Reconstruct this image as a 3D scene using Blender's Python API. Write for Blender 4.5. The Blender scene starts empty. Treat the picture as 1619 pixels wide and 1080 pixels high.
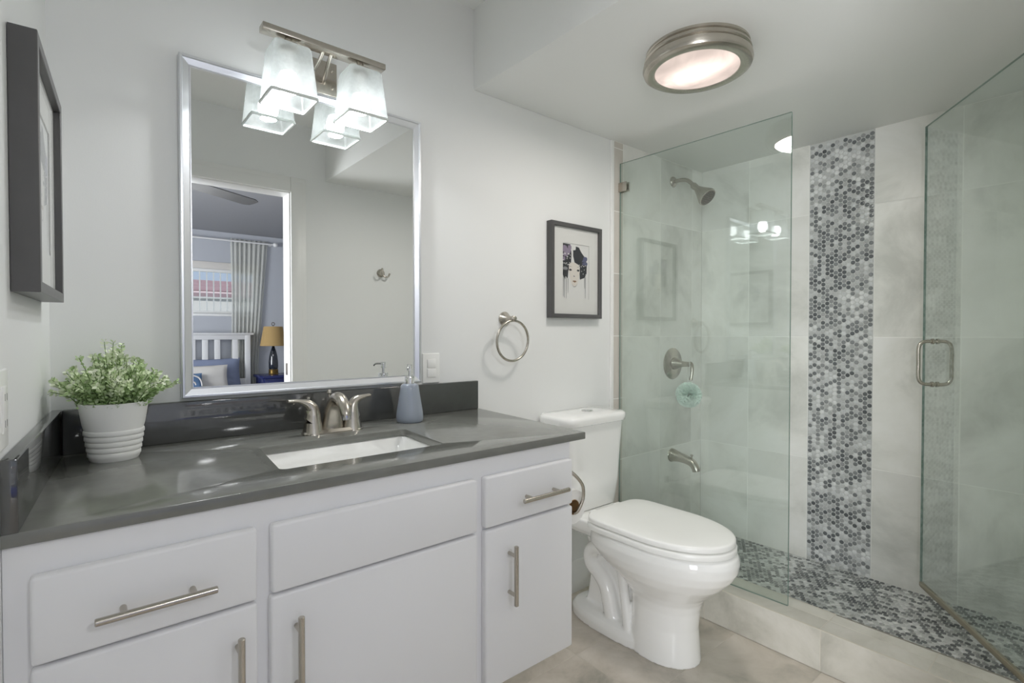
import bpy, bmesh, math, random
from mathutils import Vector, Matrix, noise
random.seed(7)
SC = bpy.context.scene
COL = SC.collection

# ------------------------------------------------------------------ camera
cam_d = bpy.data.cameras.new('camera')
cam = bpy.data.objects.new('camera', cam_d)
COL.objects.link(cam)
cam_d.sensor_width = 36.0
cam_d.lens = 823.0 / 1619.0 * 36.0
cam_d.clip_start = 0.01
cam.location = (0, 0, 1.18)
cam.rotation_euler = (math.radians(90 - 0.905), 0, math.radians(-39.72))
SC.camera = cam

# ------------------------------------------------------------------ world, colour management, daylight
w = bpy.data.worlds.new('sky')
SC.world = w
w.use_nodes = True
bgn = w.node_tree.nodes['Background']
bgn.inputs['Color'].default_value = (0.62, 0.76, 1.0, 1)
bgn.inputs['Strength'].default_value = 0.8
SC.view_settings.view_transform = 'Standard'
SC.view_settings.look = 'None'
SC.view_settings.gamma = 1.0
SC.view_settings.use_curve_mapping = False
SC.view_settings.exposure = 0.0
SC.cycles.max_bounces = 16
SC.cycles.diffuse_bounces = 8
SC.cycles.transparent_max_bounces = 24
SC.cycles.sample_clamp_indirect = 6.0

def area(name, loc, rot, sx, sy, power, col):
    d = bpy.data.lights.new(name, 'AREA')
    d.shape = 'RECTANGLE'; d.size = sx; d.size_y = sy
    d.energy = power; d.color = col
    o = bpy.data.objects.new(name, d); COL.objects.link(o)
    o.location = loc; o.rotation_euler = rot
    return o
# fill lamp added at window_2, an unseen window put in for its light
area('added_daylight', (-2.27, -1.5, 1.25), (0, math.radians(-90), 0), 1.6, 1.4, 172, (0.95, 0.97, 1.0))
sd = bpy.data.lights.new('sun', 'SUN'); sd.energy = 2.4; sd.angle = math.radians(2); sd.color = (1.0, 0.97, 0.93)
so_ = bpy.data.objects.new('sun', sd); COL.objects.link(so_); so_.rotation_euler = (math.radians(-48), 0, math.radians(12)); so_.location = (0, 3, 6)
BULB_L = 15.0
VAN_W = 1.6
CEIL_W = 5.8
FILL_W = 22.0

# ------------------------------------------------------------------ materials
def lin(c):
    c = c / 255.0
    return c / 12.92 if c <= 0.04045 else ((c + 0.055) / 1.055) ** 2.4
def rgb(r, g, b): return (lin(r), lin(g), lin(b), 1.0)
def newmat(name):
    m = bpy.data.materials.new(name); m.use_nodes = True
    nt = m.node_tree
    return m, nt, nt.nodes.get('Principled BSDF'), nt.nodes.get('Material Output')
def pm(name, col, rough=0.5, metal=0.0, ior=1.5, coat=0.0, var=0.0, vscale=6.0, bump=0.0, bscale=200.0, aniso=0.0):
    m, nt, p, out = newmat(name)
    N, L = nt.nodes.new, nt.links.new
    p.inputs['Base Color'].default_value = col
    p.inputs['Roughness'].default_value = rough
    p.inputs['Metallic'].default_value = metal
    p.inputs['IOR'].default_value = ior
    p.inputs['Coat Weight'].default_value = coat
    if coat: p.inputs['Coat Roughness'].default_value = 0.03
    tc = N('ShaderNodeTexCoord')
    if var:
        n = N('ShaderNodeTexNoise'); n.inputs['Scale'].default_value = vscale; n.inputs['Detail'].default_value = 5
        L(tc.outputs['Object'], n.inputs['Vector'])
        r = N('ShaderNodeMapRange'); r.inputs['From Min'].default_value = 0.3; r.inputs['From Max'].default_value = 0.7
        r.inputs['To Min'].default_value = 1 - var; r.inputs['To Max'].default_value = 1 + var
        L(n.outputs['Fac'], r.inputs['Value'])
        h = N('ShaderNodeHueSaturation'); h.inputs['Color'].default_value = col
        L(r.outputs['Result'], h.inputs['Value']); L(h.outputs['Color'], p.inputs['Base Color'])
    if bump:
        n2 = N('ShaderNodeTexNoise'); n2.inputs['Scale'].default_value = bscale; n2.inputs['Detail'].default_value = 3
        L(tc.outputs['Object'], n2.inputs['Vector'])
        b = N('ShaderNodeBump'); b.inputs['Strength'].default_value = bump; b.inputs['Distance'].default_value = 0.002
        L(n2.outputs['Fac'], b.inputs['Height']); L(b.outputs['Normal'], p.inputs['Normal'])
    return m

M = {}
M['wall'] = pm('wall_paint', rgb(238, 239, 238), 0.55, bump=0.06, bscale=320)
M['ceil'] = pm('ceiling_paint', rgb(240, 241, 239), 0.5, bump=0.05, bscale=250)
M['trim'] = pm('trim_paint', rgb(240, 240, 238), 0.35, bump=0.02, bscale=60)
M['cab'] = pm('cabinet_paint', rgb(238, 238, 240), 0.38, bump=0.03, bscale=150)
M['gap'] = pm('outlet_slot', rgb(120, 118, 116), 0.8, bump=0.02)
M['quartz'] = pm('gray_quartz', rgb(120, 121, 116), 0.09, ior=1.55, var=0.06, vscale=30)
M['splash'] = pm('polished_gray_quartz', rgb(72, 73, 72), 0.05, ior=1.85, var=0.06, vscale=30)
M['porc'] = pm('porcelain', rgb(248, 248, 246), 0.09, ior=1.52, coat=0.4, var=0.01)
M['plast'] = pm('white_plastic', rgb(246, 246, 243), 0.3, var=0.01)
M['pot'] = pm('pot_glaze', rgb(246, 246, 243), 0.42, var=0.01)
M['nick'] = pm('brushed_nickel', rgb(190, 184, 174), 0.26, 1.0, var=0.04, vscale=40, bump=0.03, bscale=400)
M['nickd'] = pm('dark_nickel', rgb(120, 112, 104), 0.4, 1.0, var=0.04, vscale=40)
M['chrome'] = pm('chrome', rgb(228, 228, 228), 0.06, 1.0, var=0.01)
M['silver'] = pm('silver_frame', rgb(226, 228, 232), 0.36, 1.0, bump=0.03, bscale=300)
M['mirror'] = pm('mirror_silver', (0.86, 0.875, 0.87, 1), 0.0, 1.0)
M['frame'] = pm('charcoal_frame', rgb(84, 83, 83), 0.34, var=0.06, vscale=20)
M['mat'] = pm('picture_mat', rgb(226, 224, 221), 0.8, bump=0.04, bscale=500)
M['soap'] = pm('gray_ceramic', rgb(150, 158, 171), 0.12, coat=0.5, var=0.02)
M['tube'] = pm('cardboard', rgb(150, 118, 78), 0.85, bump=0.1)
M['tissue'] = pm('tissue_paper', rgb(240, 239, 236), 0.9, bump=0.15, bscale=180)
M['black'] = pm('black_rubber', rgb(28, 28, 28), 0.6, bump=0.03)
M['soil'] = pm('soil', rgb(60, 48, 36), 0.95, bump=0.5, bscale=120)
M['stem'] = pm('plant_stem', rgb(110, 135, 80), 0.6, bump=0.03)
M['grout'] = pm('tile_grout', rgb(248, 247, 243), 0.85, bump=0.1)
M['grout_floor'] = pm('floor_grout', rgb(206, 200, 188), 0.85, bump=0.1)
M['grout_light'] = pm('mosaic_grout', rgb(200, 201, 199), 0.8, bump=0.15, bscale=300)
M['seal'] = pm('vinyl_sweep', rgb(150, 142, 122), 0.35, var=0.05)
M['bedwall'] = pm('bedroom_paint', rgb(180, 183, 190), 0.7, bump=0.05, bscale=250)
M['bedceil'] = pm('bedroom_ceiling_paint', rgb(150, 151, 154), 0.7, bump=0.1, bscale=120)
M['carpet'] = pm('bedroom_carpet', rgb(150, 140, 128), 0.95, bump=0.6, bscale=300)
M['bedwhite'] = pm('white_wood', rgb(222, 222, 222), 0.45, bump=0.03, bscale=60)
M['duvet'] = pm('blue_gray_cotton', rgb(140, 150, 178), 0.85, bump=0.25, bscale=60)
M['throw'] = pm('deep_blue_fabric', rgb(74, 90, 205), 0.8, bump=0.2, bscale=80)
M['sham'] = pm('slate_blue_cotton', rgb(134, 144, 170), 0.85, bump=0.3, bscale=50)
M['linen'] = pm('ivory_linen', rgb(216, 212, 206), 0.9, bump=0.3, bscale=120)
M['teal'] = pm('blue_print_fabric', rgb(98, 128, 164), 0.85, bump=0.2, bscale=120)
M['brass'] = pm('aged_brass', rgb(150, 124, 74), 0.35, 1.0, var=0.05)
M['lampbody'] = pm('dark_glazed_ceramic', rgb(24, 30, 40), 0.08, coat=0.6, var=0.1)
M['shade_tan'] = pm('tan_shade_linen', rgb(168, 140, 92), 0.85, bump=0.2, bscale=160)
M['navy'] = pm('navy_lacquer', rgb(34, 42, 92), 0.25, var=0.04)
M['fan'] = pm('fan_blade_gray', rgb(104, 104, 104), 0.5, var=0.05)
M['stucco'] = pm('house_stucco', rgb(236, 232, 228), 0.9, bump=0.2, bscale=40)
M['rooft'] = pm('clay_roof_tile', rgb(240, 214, 212), 0.8, var=0.08, vscale=3)
M['fascia'] = pm('house_fascia', rgb(170, 140, 146), 0.8, var=0.05)
M['ground'] = pm('ground_lawn', rgb(120, 130, 96), 0.95, bump=0.3)

def quartz_fix():
    nt = M['quartz'].node_tree; p = nt.nodes['Principled BSDF']
    N, L = nt.nodes.new, nt.links.new
    tc = N('ShaderNodeTexCoord'); v = N('ShaderNodeTexVoronoi'); v.inputs['Scale'].default_value = 420
    L(tc.outputs['Object'], v.inputs['Vector'])
    r = N('ShaderNodeMapRange'); r.inputs['From Min'].default_value = 0.0; r.inputs['From Max'].default_value = 0.7
    r.inputs['To Min'].default_value = 0.17; r.inputs['To Max'].default_value = 0.13
    L(v.outputs['Distance'], r.inputs['Value']); L(r.outputs['Result'], p.inputs['Roughness'])
quartz_fix()

def tilemat(name, base, dark, light, rough, scale=2.2, contrast=1.0):
    """cement-look porcelain: cloudy mottling, shifted per tile by the 'tid' attribute"""
    m, nt, p, out = newmat(name)
    N, L = nt.nodes.new, nt.links.new
    tc = N('ShaderNodeTexCoord'); at = N('ShaderNodeAttribute'); at.attribute_name = 'tid'
    n1 = N('ShaderNodeTexNoise'); n1.noise_dimensions = '4D'
    n1.inputs['Scale'].default_value = scale; n1.inputs['Detail'].default_value = 6; n1.inputs['Roughness'].default_value = 0.62; n1.inputs['Distortion'].default_value = 0.6
    L(tc.outputs['Object'], n1.inputs['Vector'])
    mu = N('ShaderNodeMath'); mu.operation = 'MULTIPLY'; mu.inputs[1].default_value = 40
    L(at.outputs['Fac'], mu.inputs[0]); L(mu.outputs[0], n1.inputs['W'])
    cr = N('ShaderNodeValToRGB')
    e = cr.color_ramp.elements
    e[0].position = 0.5 - 0.22 / contrast; e[0].color = dark
    e[1].position = 0.5 + 0.22 / contrast; e[1].color = light
    x = cr.color_ramp.elements.new(0.5); x.color = base
    L(n1.outputs['Fac'], cr.inputs['Fac'])
    h = N('ShaderNodeHueSaturation'); L(cr.outputs['Color'], h.inputs['Color'])
    mr = N('ShaderNodeMapRange'); mr.inputs['To Min'].default_value = 0.93; mr.inputs['To Max'].default_value = 1.06
    L(at.outputs['Fac'], mr.inputs['Value']); L(mr.outputs['Result'], h.inputs['Value'])
    L(h.outputs['Color'], p.inputs['Base Color'])
    p.inputs['Roughness'].default_value = rough
    b = N('ShaderNodeBump'); b.inputs['Strength'].default_value = 0.05; b.inputs['Distance'].default_value = 0.002
    n2 = N('ShaderNodeTexNoise'); n2.inputs['Scale'].default_value = 60
    L(tc.outputs['Object'], n2.inputs['Vector']); L(n2.outputs['Fac'], b.inputs['Height']); L(b.outputs['Normal'], p.inputs['Normal'])
    return m
M['walltile'] = tilemat('cement_wall_tile', rgb(234, 233, 228), rgb(208, 208, 202), rgb(243, 242, 239), 0.28, 2.8, 1.3)
M['strip'] = tilemat('beige_edge_tile', rgb(204, 198, 190), rgb(190, 184, 176), rgb(214, 208, 201), 0.35, 3.0)
M['floortile'] = tilemat('cement_floor_tile', rgb(202, 194, 182), rgb(160, 157, 146), rgb(220, 213, 203), 0.32, 4.0, 1.25)
M['curbtile'] = tilemat('curb_tile', rgb(200, 197, 187), rgb(164, 162, 152), rgb(218, 215, 207), 0.34, 3.5, 1.2)

def pennymat(name):
    m, nt, p, out = newmat(name)
    N, L = nt.nodes.new, nt.links.new
    at = N('ShaderNodeAttribute'); at.attribute_name = 'tid'
    cr = N('ShaderNodeValToRGB'); cr.color_ramp.interpolation = 'LINEAR'
    el = cr.color_ramp.elements
    el[0].position = 0.0; el[0].color = rgb(92, 95, 97)
    el[1].position = 1.0; el[1].color = rgb(226, 227, 226)
    for pos, c in ((0.2, rgb(114, 117, 119)), (0.45, rgb(146, 148, 148)), (0.6, rgb(184, 185, 184)), (0.8, rgb(206, 208, 208))):
        x = el.new(pos); x.color = c
    L(at.outputs['Fac'], cr.inputs['Fac'])
    tc = N('ShaderNodeTexCoord'); n = N('ShaderNodeTexNoise'); n.inputs['Scale'].default_value = 90; n.inputs['Detail'].default_value = 4
    L(tc.outputs['Object'], n.inputs['Vector'])
    mr = N('ShaderNodeMapRange'); mr.inputs['From Min'].default_value = 0.3; mr.inputs['From Max'].default_value = 0.7
    mr.inputs['To Min'].default_value = 0.86; mr.inputs['To Max'].default_value = 1.1
    L(n.outputs['Fac'], mr.inputs['Value'])
    h = N('ShaderNodeHueSaturation'); L(cr.outputs['Color'], h.inputs['Color']); L(mr.outputs['Result'], h.inputs['Value'])
    L(h.outputs['Color'], p.inputs['Base Color'])
    p.inputs['Roughness'].default_value = 0.12
    return m
M['penny'] = pennymat('marble_penny_tile')

def glassmat(name, tint, refl=1.0, f0=0.08, rough=0.0):
    """thin architectural glass: tinted transmission + Schlick reflection"""
    m, nt, p, out = newmat(name); nt.nodes.remove(p)
    N, L = nt.nodes.new, nt.links.new
    lw = N('ShaderNodeLayerWeight'); lw.inputs['Blend'].default_value = 0.5
    pw = N('ShaderNodeMath'); pw.operation = 'POWER'; pw.inputs[1].default_value = 5.0
    L(lw.outputs['Facing'], pw.inputs[0])
    ma = N('ShaderNodeMath'); ma.operation = 'MULTIPLY_ADD'; ma.inputs[1].default_value = (1 - f0) * refl; ma.inputs[2].default_value = f0 * refl
    L(pw.outputs[0], ma.inputs[0])
    t = N('ShaderNodeBsdfTransparent'); t.inputs['Color'].default_value = tint
    g = N('ShaderNodeBsdfGlossy'); g.inputs['Roughness'].default_value = rough; g.inputs['Color'].default_value = (1, 1, 1, 1)
    mx = N('ShaderNodeMixShader'); L(ma.outputs[0], mx.inputs['Fac']); L(t.outputs[0], mx.inputs[1]); L(g.outputs[0], mx.inputs[2])
    L(mx.outputs[0], out.inputs['Surface'])
    return m
M['glass'] = glassmat('shower_glass', (0.930, 0.962, 0.948, 1))
M['glassedge'] = pm('glass_edge', rgb(118, 142, 133), 0.15, var=0.05)
M['clear'] = glassmat('clear_glass', (0.97, 0.98, 0.98, 1), 0.9)
M['pictglass'] = glassmat('picture_glass', (0.98, 0.985, 0.985, 1), 0.35)

def frostmat(name):
    m, nt, p, out = newmat(name); nt.nodes.remove(p)
    N, L = nt.nodes.new, nt.links.new
    t = N('ShaderNodeBsdfTransparent'); t.inputs['Color'].default_value = (0.93, 0.95, 0.95, 1)
    tr = N('ShaderNodeBsdfTranslucent'); tr.inputs['Color'].default_value = (0.9, 0.93, 0.93, 1)
    df = N('ShaderNodeBsdfDiffuse'); df.inputs['Color'].default_value = (0.85, 0.9, 0.9, 1)
    gl = N('ShaderNodeBsdfGlossy'); gl.inputs['Roughness'].default_value = 0.12
    tc = N('ShaderNodeTexCoord'); n = N('ShaderNodeTexNoise'); n.inputs['Scale'].default_value = 90
    L(tc.outputs['Object'], n.inputs['Vector'])
    m1 = N('ShaderNodeMixShader'); m1.inputs['Fac'].default_value = 0.35; L(df.outputs[0], m1.inputs[1]); L(tr.outputs[0], m1.inputs[2])
    mr = N('ShaderNodeMapRange'); mr.inputs['To Min'].default_value = 0.60; mr.inputs['To Max'].default_value = 0.70; L(n.outputs['Fac'], mr.inputs['Value'])
    m2 = N('ShaderNodeMixShader'); L(mr.outputs['Result'], m2.inputs['Fac']); L(m1.outputs[0], m2.inputs[1]); L(t.outputs[0], m2.inputs[2])
    m3 = N('ShaderNodeMixShader'); m3.inputs['Fac'].default_value = 0.05; L(m2.outputs[0], m3.inputs[1]); L(gl.outputs[0], m3.inputs[2])
    L(m3.outputs[0], out.inputs['Surface'])
    return m
M['frost'] = frostmat('frosted_glass')
M['frostrim'] = pm('ground_glass_rim', rgb(222, 228, 224), 0.2, var=0.02)

def emit(name, col, s):
    m, nt, p, out = newmat(name); nt.nodes.remove(p)
    e = nt.nodes.new('ShaderNodeEmission'); e.inputs['Color'].default_value = col; e.inputs['Strength'].default_value = s
    nt.links.new(e.outputs[0], out.inputs['Surface'])
    return m
M['bulb'] = emit('lit_bulb', (0.97, 0.99, 1.0, 1), BULB_L)

M['globe'] = emit('added_globe_glow', (1.0, 0.97, 0.94, 1), 2.0)  # glow of the globe added under the fan
def alabaster():
    m, nt, p, out = newmat('lit_alabaster_glass'); nt.nodes.remove(p)
    N, L = nt.nodes.new, nt.links.new
    tc = N('ShaderNodeTexCoord')
    n = N('ShaderNodeTexNoise'); n.inputs['Scale'].default_value = 7; n.inputs['Detail'].default_value = 3; n.inputs['Distortion'].default_value = 2.0
    L(tc.outputs['Object'], n.inputs['Vector'])
    # brighter where the two lamps sit behind the glass
    ln = N('ShaderNodeVectorMath'); ln.operation = 'LENGTH'
    mp = N('ShaderNodeMapping'); mp.inputs['Rotation'].default_value = (0, 0, math.radians(20)); mp.inputs['Scale'].default_value = (1.0, 0.55, 0.0)
    L(tc.outputs['Object'], mp.inputs['Vector']); L(mp.outputs['Vector'], ln.inputs[0])
    mr = N('ShaderNodeMapRange'); mr.interpolation_type = 'SMOOTHSTEP'
    mr.inputs['From Min'].default_value = 0.0; mr.inputs['From Max'].default_value = 0.10
    mr.inputs['To Min'].default_value = 1.9; mr.inputs['To Max'].default_value = 0.80
    L(ln.outputs['Value'], mr.inputs['Value'])
    m2 = N('ShaderNodeMapRange'); m2.inputs['From Min'].default_value = 0.3; m2.inputs['From Max'].default_value = 0.7
    m2.inputs['To Min'].default_value = 0.82; m2.inputs['To Max'].default_value = 1.12
    L(n.outputs['Fac'], m2.inputs['Value'])
    mu = N('ShaderNodeMath'); mu.operation = 'MULTIPLY'; L(mr.outputs['Result'], mu.inputs[0]); L(m2.outputs['Result'], mu.inputs[1])
    e = N('ShaderNodeEmission'); e.inputs['Color'].default_value = (1.0, 0.83, 0.74, 1)
    L(mu.outputs[0], e.inputs['Strength'])
    L(e.outputs[0], out.inputs['Surface'])
    return m
M['alab'] = alabaster()

def leafmat():
    m, nt, p, out = newmat('variegated_leaf')
    N, L = nt.nodes.new, nt.links.new
    at = N('ShaderNodeAttribute'); at.attribute_name = 'tid'
    cr = N('ShaderNodeValToRGB'); el = cr.color_ramp.elements
    el[0].color = rgb(112, 146, 84); el[1].color = rgb(236, 242, 218)
    x = el.new(0.45); x.color = rgb(168, 196, 134)
    x = el.new(0.75); x.color = rgb(212, 227, 184)
    L(at.outputs['Fac'], cr.inputs['Fac']); L(cr.outputs['Color'], p.inputs['Base Color'])
    p.inputs['Roughness'].default_value = 0.5
    p.inputs['Subsurface Weight'].default_value = 0.0
    return m
M['leaf'] = leafmat()

def sheer():
    m, nt, p, out = newmat('sheer_curtain'); nt.nodes.remove(p)
    N, L = nt.nodes.new, nt.links.new
    t = N('ShaderNodeBsdfTransparent'); tr = N('ShaderNodeBsdfTranslucent'); tr.inputs['Color'].default_value = rgb(226, 228, 226)
    d = N('ShaderNodeBsdfDiffuse'); d.inputs['Color'].default_value = rgb(226, 226, 220)
    a = N('ShaderNodeMixShader'); a.inputs[0].default_value = 0.35; L(d.outputs[0], a.inputs[1]); L(tr.outputs[0], a.inputs[2])
    tc = N('ShaderNodeTexCoord'); wv = N('ShaderNodeTexNoise'); wv.inputs['Scale'].default_value = 300; L(tc.outputs['Object'], wv.inputs['Vector'])
    mr = N('ShaderNodeMapRange'); mr.inputs['To Min'].default_value = 0.36; mr.inputs['To Max'].default_value = 0.5; L(wv.outputs['Fac'], mr.inputs['Value'])
    b = N('ShaderNodeMixShader'); L(mr.outputs['Result'], b.inputs[0]); L(a.outputs[0], b.inputs[1]); L(t.outputs[0], b.inputs[2])
    L(b.outputs[0], out.inputs['Surface'])
    return m
M['sheer'] = sheer()
M['mesh_puff'] = pm('mint_mesh', rgb(236, 247, 241), 0.7, bump=0.1)

# ------------------------------------------------------------------ mesh helpers
def merge(dst, src):
    me = bpy.data.meshes.new('tmp'); src.to_mesh(me); src.free()
    dst.from_mesh(me); bpy.data.meshes.remove(me)
def setmat(bm, n0, idx):
    for f in list(bm.faces)[n0:]: f.material_index = idx
def box(bm, x0, x1, y0, y1, z0, z1, bev=0.0, seg=2, mi=0, mat=None):
    t = bmesh.new()
    bmesh.ops.create_cube(t, size=1)
    for v in t.verts:
        v.co = Vector(((x0 + x1) / 2 + v.co.x * (x1 - x0), (y0 + y1) / 2 + v.co.y * (y1 - y0), (z0 + z1) / 2 + v.co.z * (z1 - z0)))
    if bev: bmesh.ops.bevel(t, geom=list(t.edges), offset=bev, segments=seg, profile=0.5, affect='EDGES')
    if mat is not None: bmesh.ops.transform(t, matrix=mat, verts=t.verts)
    for f in t.faces: f.material_index = mi
    merge(bm, t); return bm
def prism(bm, poly, z0, z1, bev=0.0, seg=2, mi=0, mat=None):
    """poly: list of (x,y); extruded z0..z1; mat maps to world"""
    t = bmesh.new()
    a = [t.verts.new((p[0], p[1], z0)) for p in poly]; b = [t.verts.new((p[0], p[1], z1)) for p in poly]
    n = len(poly)
    t.faces.new(a[::-1]); t.faces.new(b)
    for i in range(n): t.faces.new((a[i], a[(i + 1) % n], b[(i + 1) % n], b[i]))
    bmesh.ops.recalc_face_normals(t, faces=t.faces)
    if bev:
        ed = [e for e in t.edges if len(e.link_faces) == 2 and e.calc_face_angle(0) > 0.6]
        bmesh.ops.bevel(t, geom=ed, offset=bev, segments=seg, profile=0.5, affect='EDGES')
    if mat is not None: bmesh.ops.transform(t, matrix=mat, verts=t.verts)
    for f in t.faces: f.material_index = mi
    merge(bm, t); return bm
def loft(bm, rings, cap0=True, cap1=True, closed=True, mi=0):
    t = bmesh.new()
    R = [[t.verts.new(p) for p in r] for r in rings]
    n = len(R[0])
    for i in range(len(R) - 1):
        for j in range(n if closed else n - 1):
            k = (j + 1) % n
            t.faces.new((R[i][j], R[i][k], R[i + 1][k], R[i + 1][j]))
    if cap0: t.faces.new(R[0][::-1])
    if cap1: t.faces.new(R[-1])
    bmesh.ops.recalc_face_normals(t, faces=t.faces)
    for f in t.faces: f.material_index = mi
    merge(bm, t); return bm
def basis(axis):
    z = Vector(axis).normalized()
    x = Vector((0, 0, 1)).cross(z) if abs(z.z) < 0.95 else Vector((1, 0, 0)).cross(z)
    x.normalize(); y = z.cross(x)
    return x, y, z
def lathe(bm, c, prof, axis=(0, 0, 1), n=32, cap0=True, cap1=True, mi=0):
    """prof: list of (radius, height along axis)"""
    x, y, z = basis(axis); c = Vector(c)
    rings = [[c + z * h + (x * math.cos(2 * math.pi * k / n) + y * math.sin(2 * math.pi * k / n)) * max(r, 1e-4) for k in range(n)] for r, h in prof]
    return loft(bm, rings, cap0, cap1, mi=mi)
def crom(pts, m=6):
    P = [Vector(p) for p in pts]; out = []
    for i in range(len(P) - 1):
        p0 = P[max(i - 1, 0)]; p1 = P[i]; p2 = P[i + 1]; p3 = P[min(i + 2, len(P) - 1)]
        for k in range(m):
            t = k / m
            out.append(0.5 * ((2 * p1) + (p2 - p0) * t + (2 * p0 - 5 * p1 + 4 * p2 - p3) * t * t + (3 * p1 - p0 - 3 * p2 + p3) * t ** 3))
    out.append(P[-1]); return out
def tube(bm, pts, r, n=12, smooth=0, mi=0, closed=False, squash=None):
    P = crom(pts, smooth) if smooth else [Vector(p) for p in pts]
    m = len(P)
    rad = [r] * m if not isinstance(r, (list, tuple)) else [r[min(int(i * (len(r) - 1) / (m - 1)), len(r) - 2)] * (1 - (i * (len(r) - 1) / (m - 1)) % 1) + r[min(int(i * (len(r) - 1) / (m - 1)) + 1, len(r) - 1)] * ((i * (len(r) - 1) / (m - 1)) % 1) for i in range(m)]
    if isinstance(r, (list, tuple)): rad[-1] = r[-1]
    rings = []; up = None
    for i in range(m):
        if closed: d = P[(i + 1) % m] - P[i - 1]
        else: d = P[min(i + 1, m - 1)] - P[max(i - 1, 0)]
        d.normalize()
        if up is None: x, y, _ = basis(d)
        else:
            x = up - d * up.dot(d); x.normalize(); y = d.cross(x)
        up = x
        sx, sy = squash if squash else (1, 1)
        rings.append([P[i] + (x * math.cos(2 * math.pi * k / n) * sx + y * math.sin(2 * math.pi * k / n) * sy) * rad[i] for k in range(n)])
    if closed: rings.append(rings[0]); return loft(bm, rings, False, False, mi=mi)
    return loft(bm, rings, mi=mi)
def rrect(cx, cy, hx, hy, r, n=6):
    out = []
    for sx, sy, a0 in ((1, 1, 0), (-1, 1, 90), (-1, -1, 180), (1, -1, 270)):
        for k in range(n + 1):
            a = math.radians(a0 + 90 * k / n)
            out.append((cx + sx * (hx - r) + r * math.cos(a), cy + sy * (hy - r) + r * math.sin(a)))
    return out
def mk(name, bm, mats, parent=None, smooth=30, kind=None, label=None, cat=None, group=None, origin=None):
    """link one mesh object; geometry is given in world space"""
    me = bpy.data.meshes.new(name)
    if not isinstance(mats, (list, tuple)): mats = [mats]
    base = Vector((0, 0, 0))
    if parent is not None:
        q = parent
        while q is not None: base += q.location; q = q.parent
        loc = Vector((0, 0, 0))
    else:
        if origin is None:
            xs = [v.co.x for v in bm.verts]; ys = [v.co.y for v in bm.verts]; zs = [v.co.z for v in bm.verts]
            origin = ((min(xs) + max(xs)) / 2, (min(ys) + max(ys)) / 2, min(zs))
        base = Vector(origin); loc = base
    for v in bm.verts: v.co -= base
    bm.to_mesh(me); bm.free()
    for m in mats: me.materials.append(M[m] if isinstance(m, str) else m)
    if smooth is not None:
        for p in me.polygons: p.use_smooth = True
        me.set_sharp_from_angle(angle=math.radians(smooth))
    o = bpy.data.objects.new(name, me); COL.objects.link(o)
    o.location = loc
    if parent is not None: o.parent = parent
    if kind: o['kind'] = kind
    if label: o['label'] = label
    if cat: o['category'] = cat
    if group: o['group'] = group
    return o
def thing(name, label, cat, loc, group=None):
    o = bpy.data.objects.new(name, None); COL.objects.link(o); o.empty_display_size = 0.05
    o.location = loc; o['label'] = label; o['category'] = cat
    if group: o['group'] = group
    return o
def struct(name, bm, mats, smooth=30, parent=None):
    return mk(name, bm, mats, parent, smooth, kind=None if parent else 'structure', origin=(0, 0, 0) if parent is None else None)
NB = bmesh.new
def settid(o, fn):
    """per-face value 'tid' (which tile / leaf a face belongs to)"""
    me = o.data
    a = me.attributes.new('tid', 'FLOAT', 'FACE')
    a.data.foreach_set('value', [fn(i) for i in range(len(me.polygons))])

def tiles(name, O, u, v, ub, vb, mat, gap=0.0034, th=0.008, grout='grout', kind='structure', parent=None, skip=None):
    """slab of tiles over a grout bed: O origin, u,v in-plane unit vectors, n = u x v points at the viewer"""
    O = Vector(O); u = Vector(u); v = Vector(v); n = u.cross(v)
    bm = NB(); ids = []
    def P(a, b, h): return bm.verts.new(O + u * a + v * b + n * h)
    a0, a1, b0, b1 = ub[0], ub[-1], vb[0], vb[-1]
    # grout slab
    h = th - 0.0007
    q = [P(a0, b0, 0), P(a1, b0, 0), P(a1, b1, 0), P(a0, b1, 0), P(a0, b0, h), P(a1, b0, h), P(a1, b1, h), P(a0, b1, h)]
    for f in ((3, 2, 1, 0), (4, 5, 6, 7), (0, 1, 5, 4), (1, 2, 6, 5), (2, 3, 7, 6), (3, 0, 4, 7)):
        fc = bm.faces.new([q[k] for k in f]); fc.material_index = 1; ids.append(0.0)
    for i in range(len(ub) - 1):
        for j in range(len(vb) - 1):
            if skip and skip(i, j): continue
            g = gap / 2; e = 0.0012
            x0, x1, y0, y1 = ub[i] + g, ub[i + 1] - g, vb[j] + g, vb[j + 1] - g
            lo = [P(x0, y0, h - 0.001), P(x1, y0, h - 0.001), P(x1, y1, h - 0.001), P(x0, y1, h - 0.001)]
            mi_ = [P(x0, y0, th - 0.0004), P(x1, y0, th - 0.0004), P(x1, y1, th - 0.0004), P(x0, y1, th - 0.0004)]
            hi = [P(x0 + e, y0 + e, th), P(x1 - e, y0 + e, th), P(x1 - e, y1 - e, th), P(x0 + e, y1 - e, th)]
            t = random.random()
            bm.faces.new(hi); ids.append(t)
            for k in range(4):
                bm.faces.new((mi_[k], mi_[(k + 1) % 4], hi[(k + 1) % 4], hi[k])); ids.append(t)
                bm.faces.new((lo[k], lo[(k + 1) % 4], mi_[(k + 1) % 4], mi_[k])); ids.append(t)
    o = mk(name, bm, [mat, grout], parent, None, kind=kind, origin=(0, 0, 0))
    settid(o, lambda i: ids[i])
    return o
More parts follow.
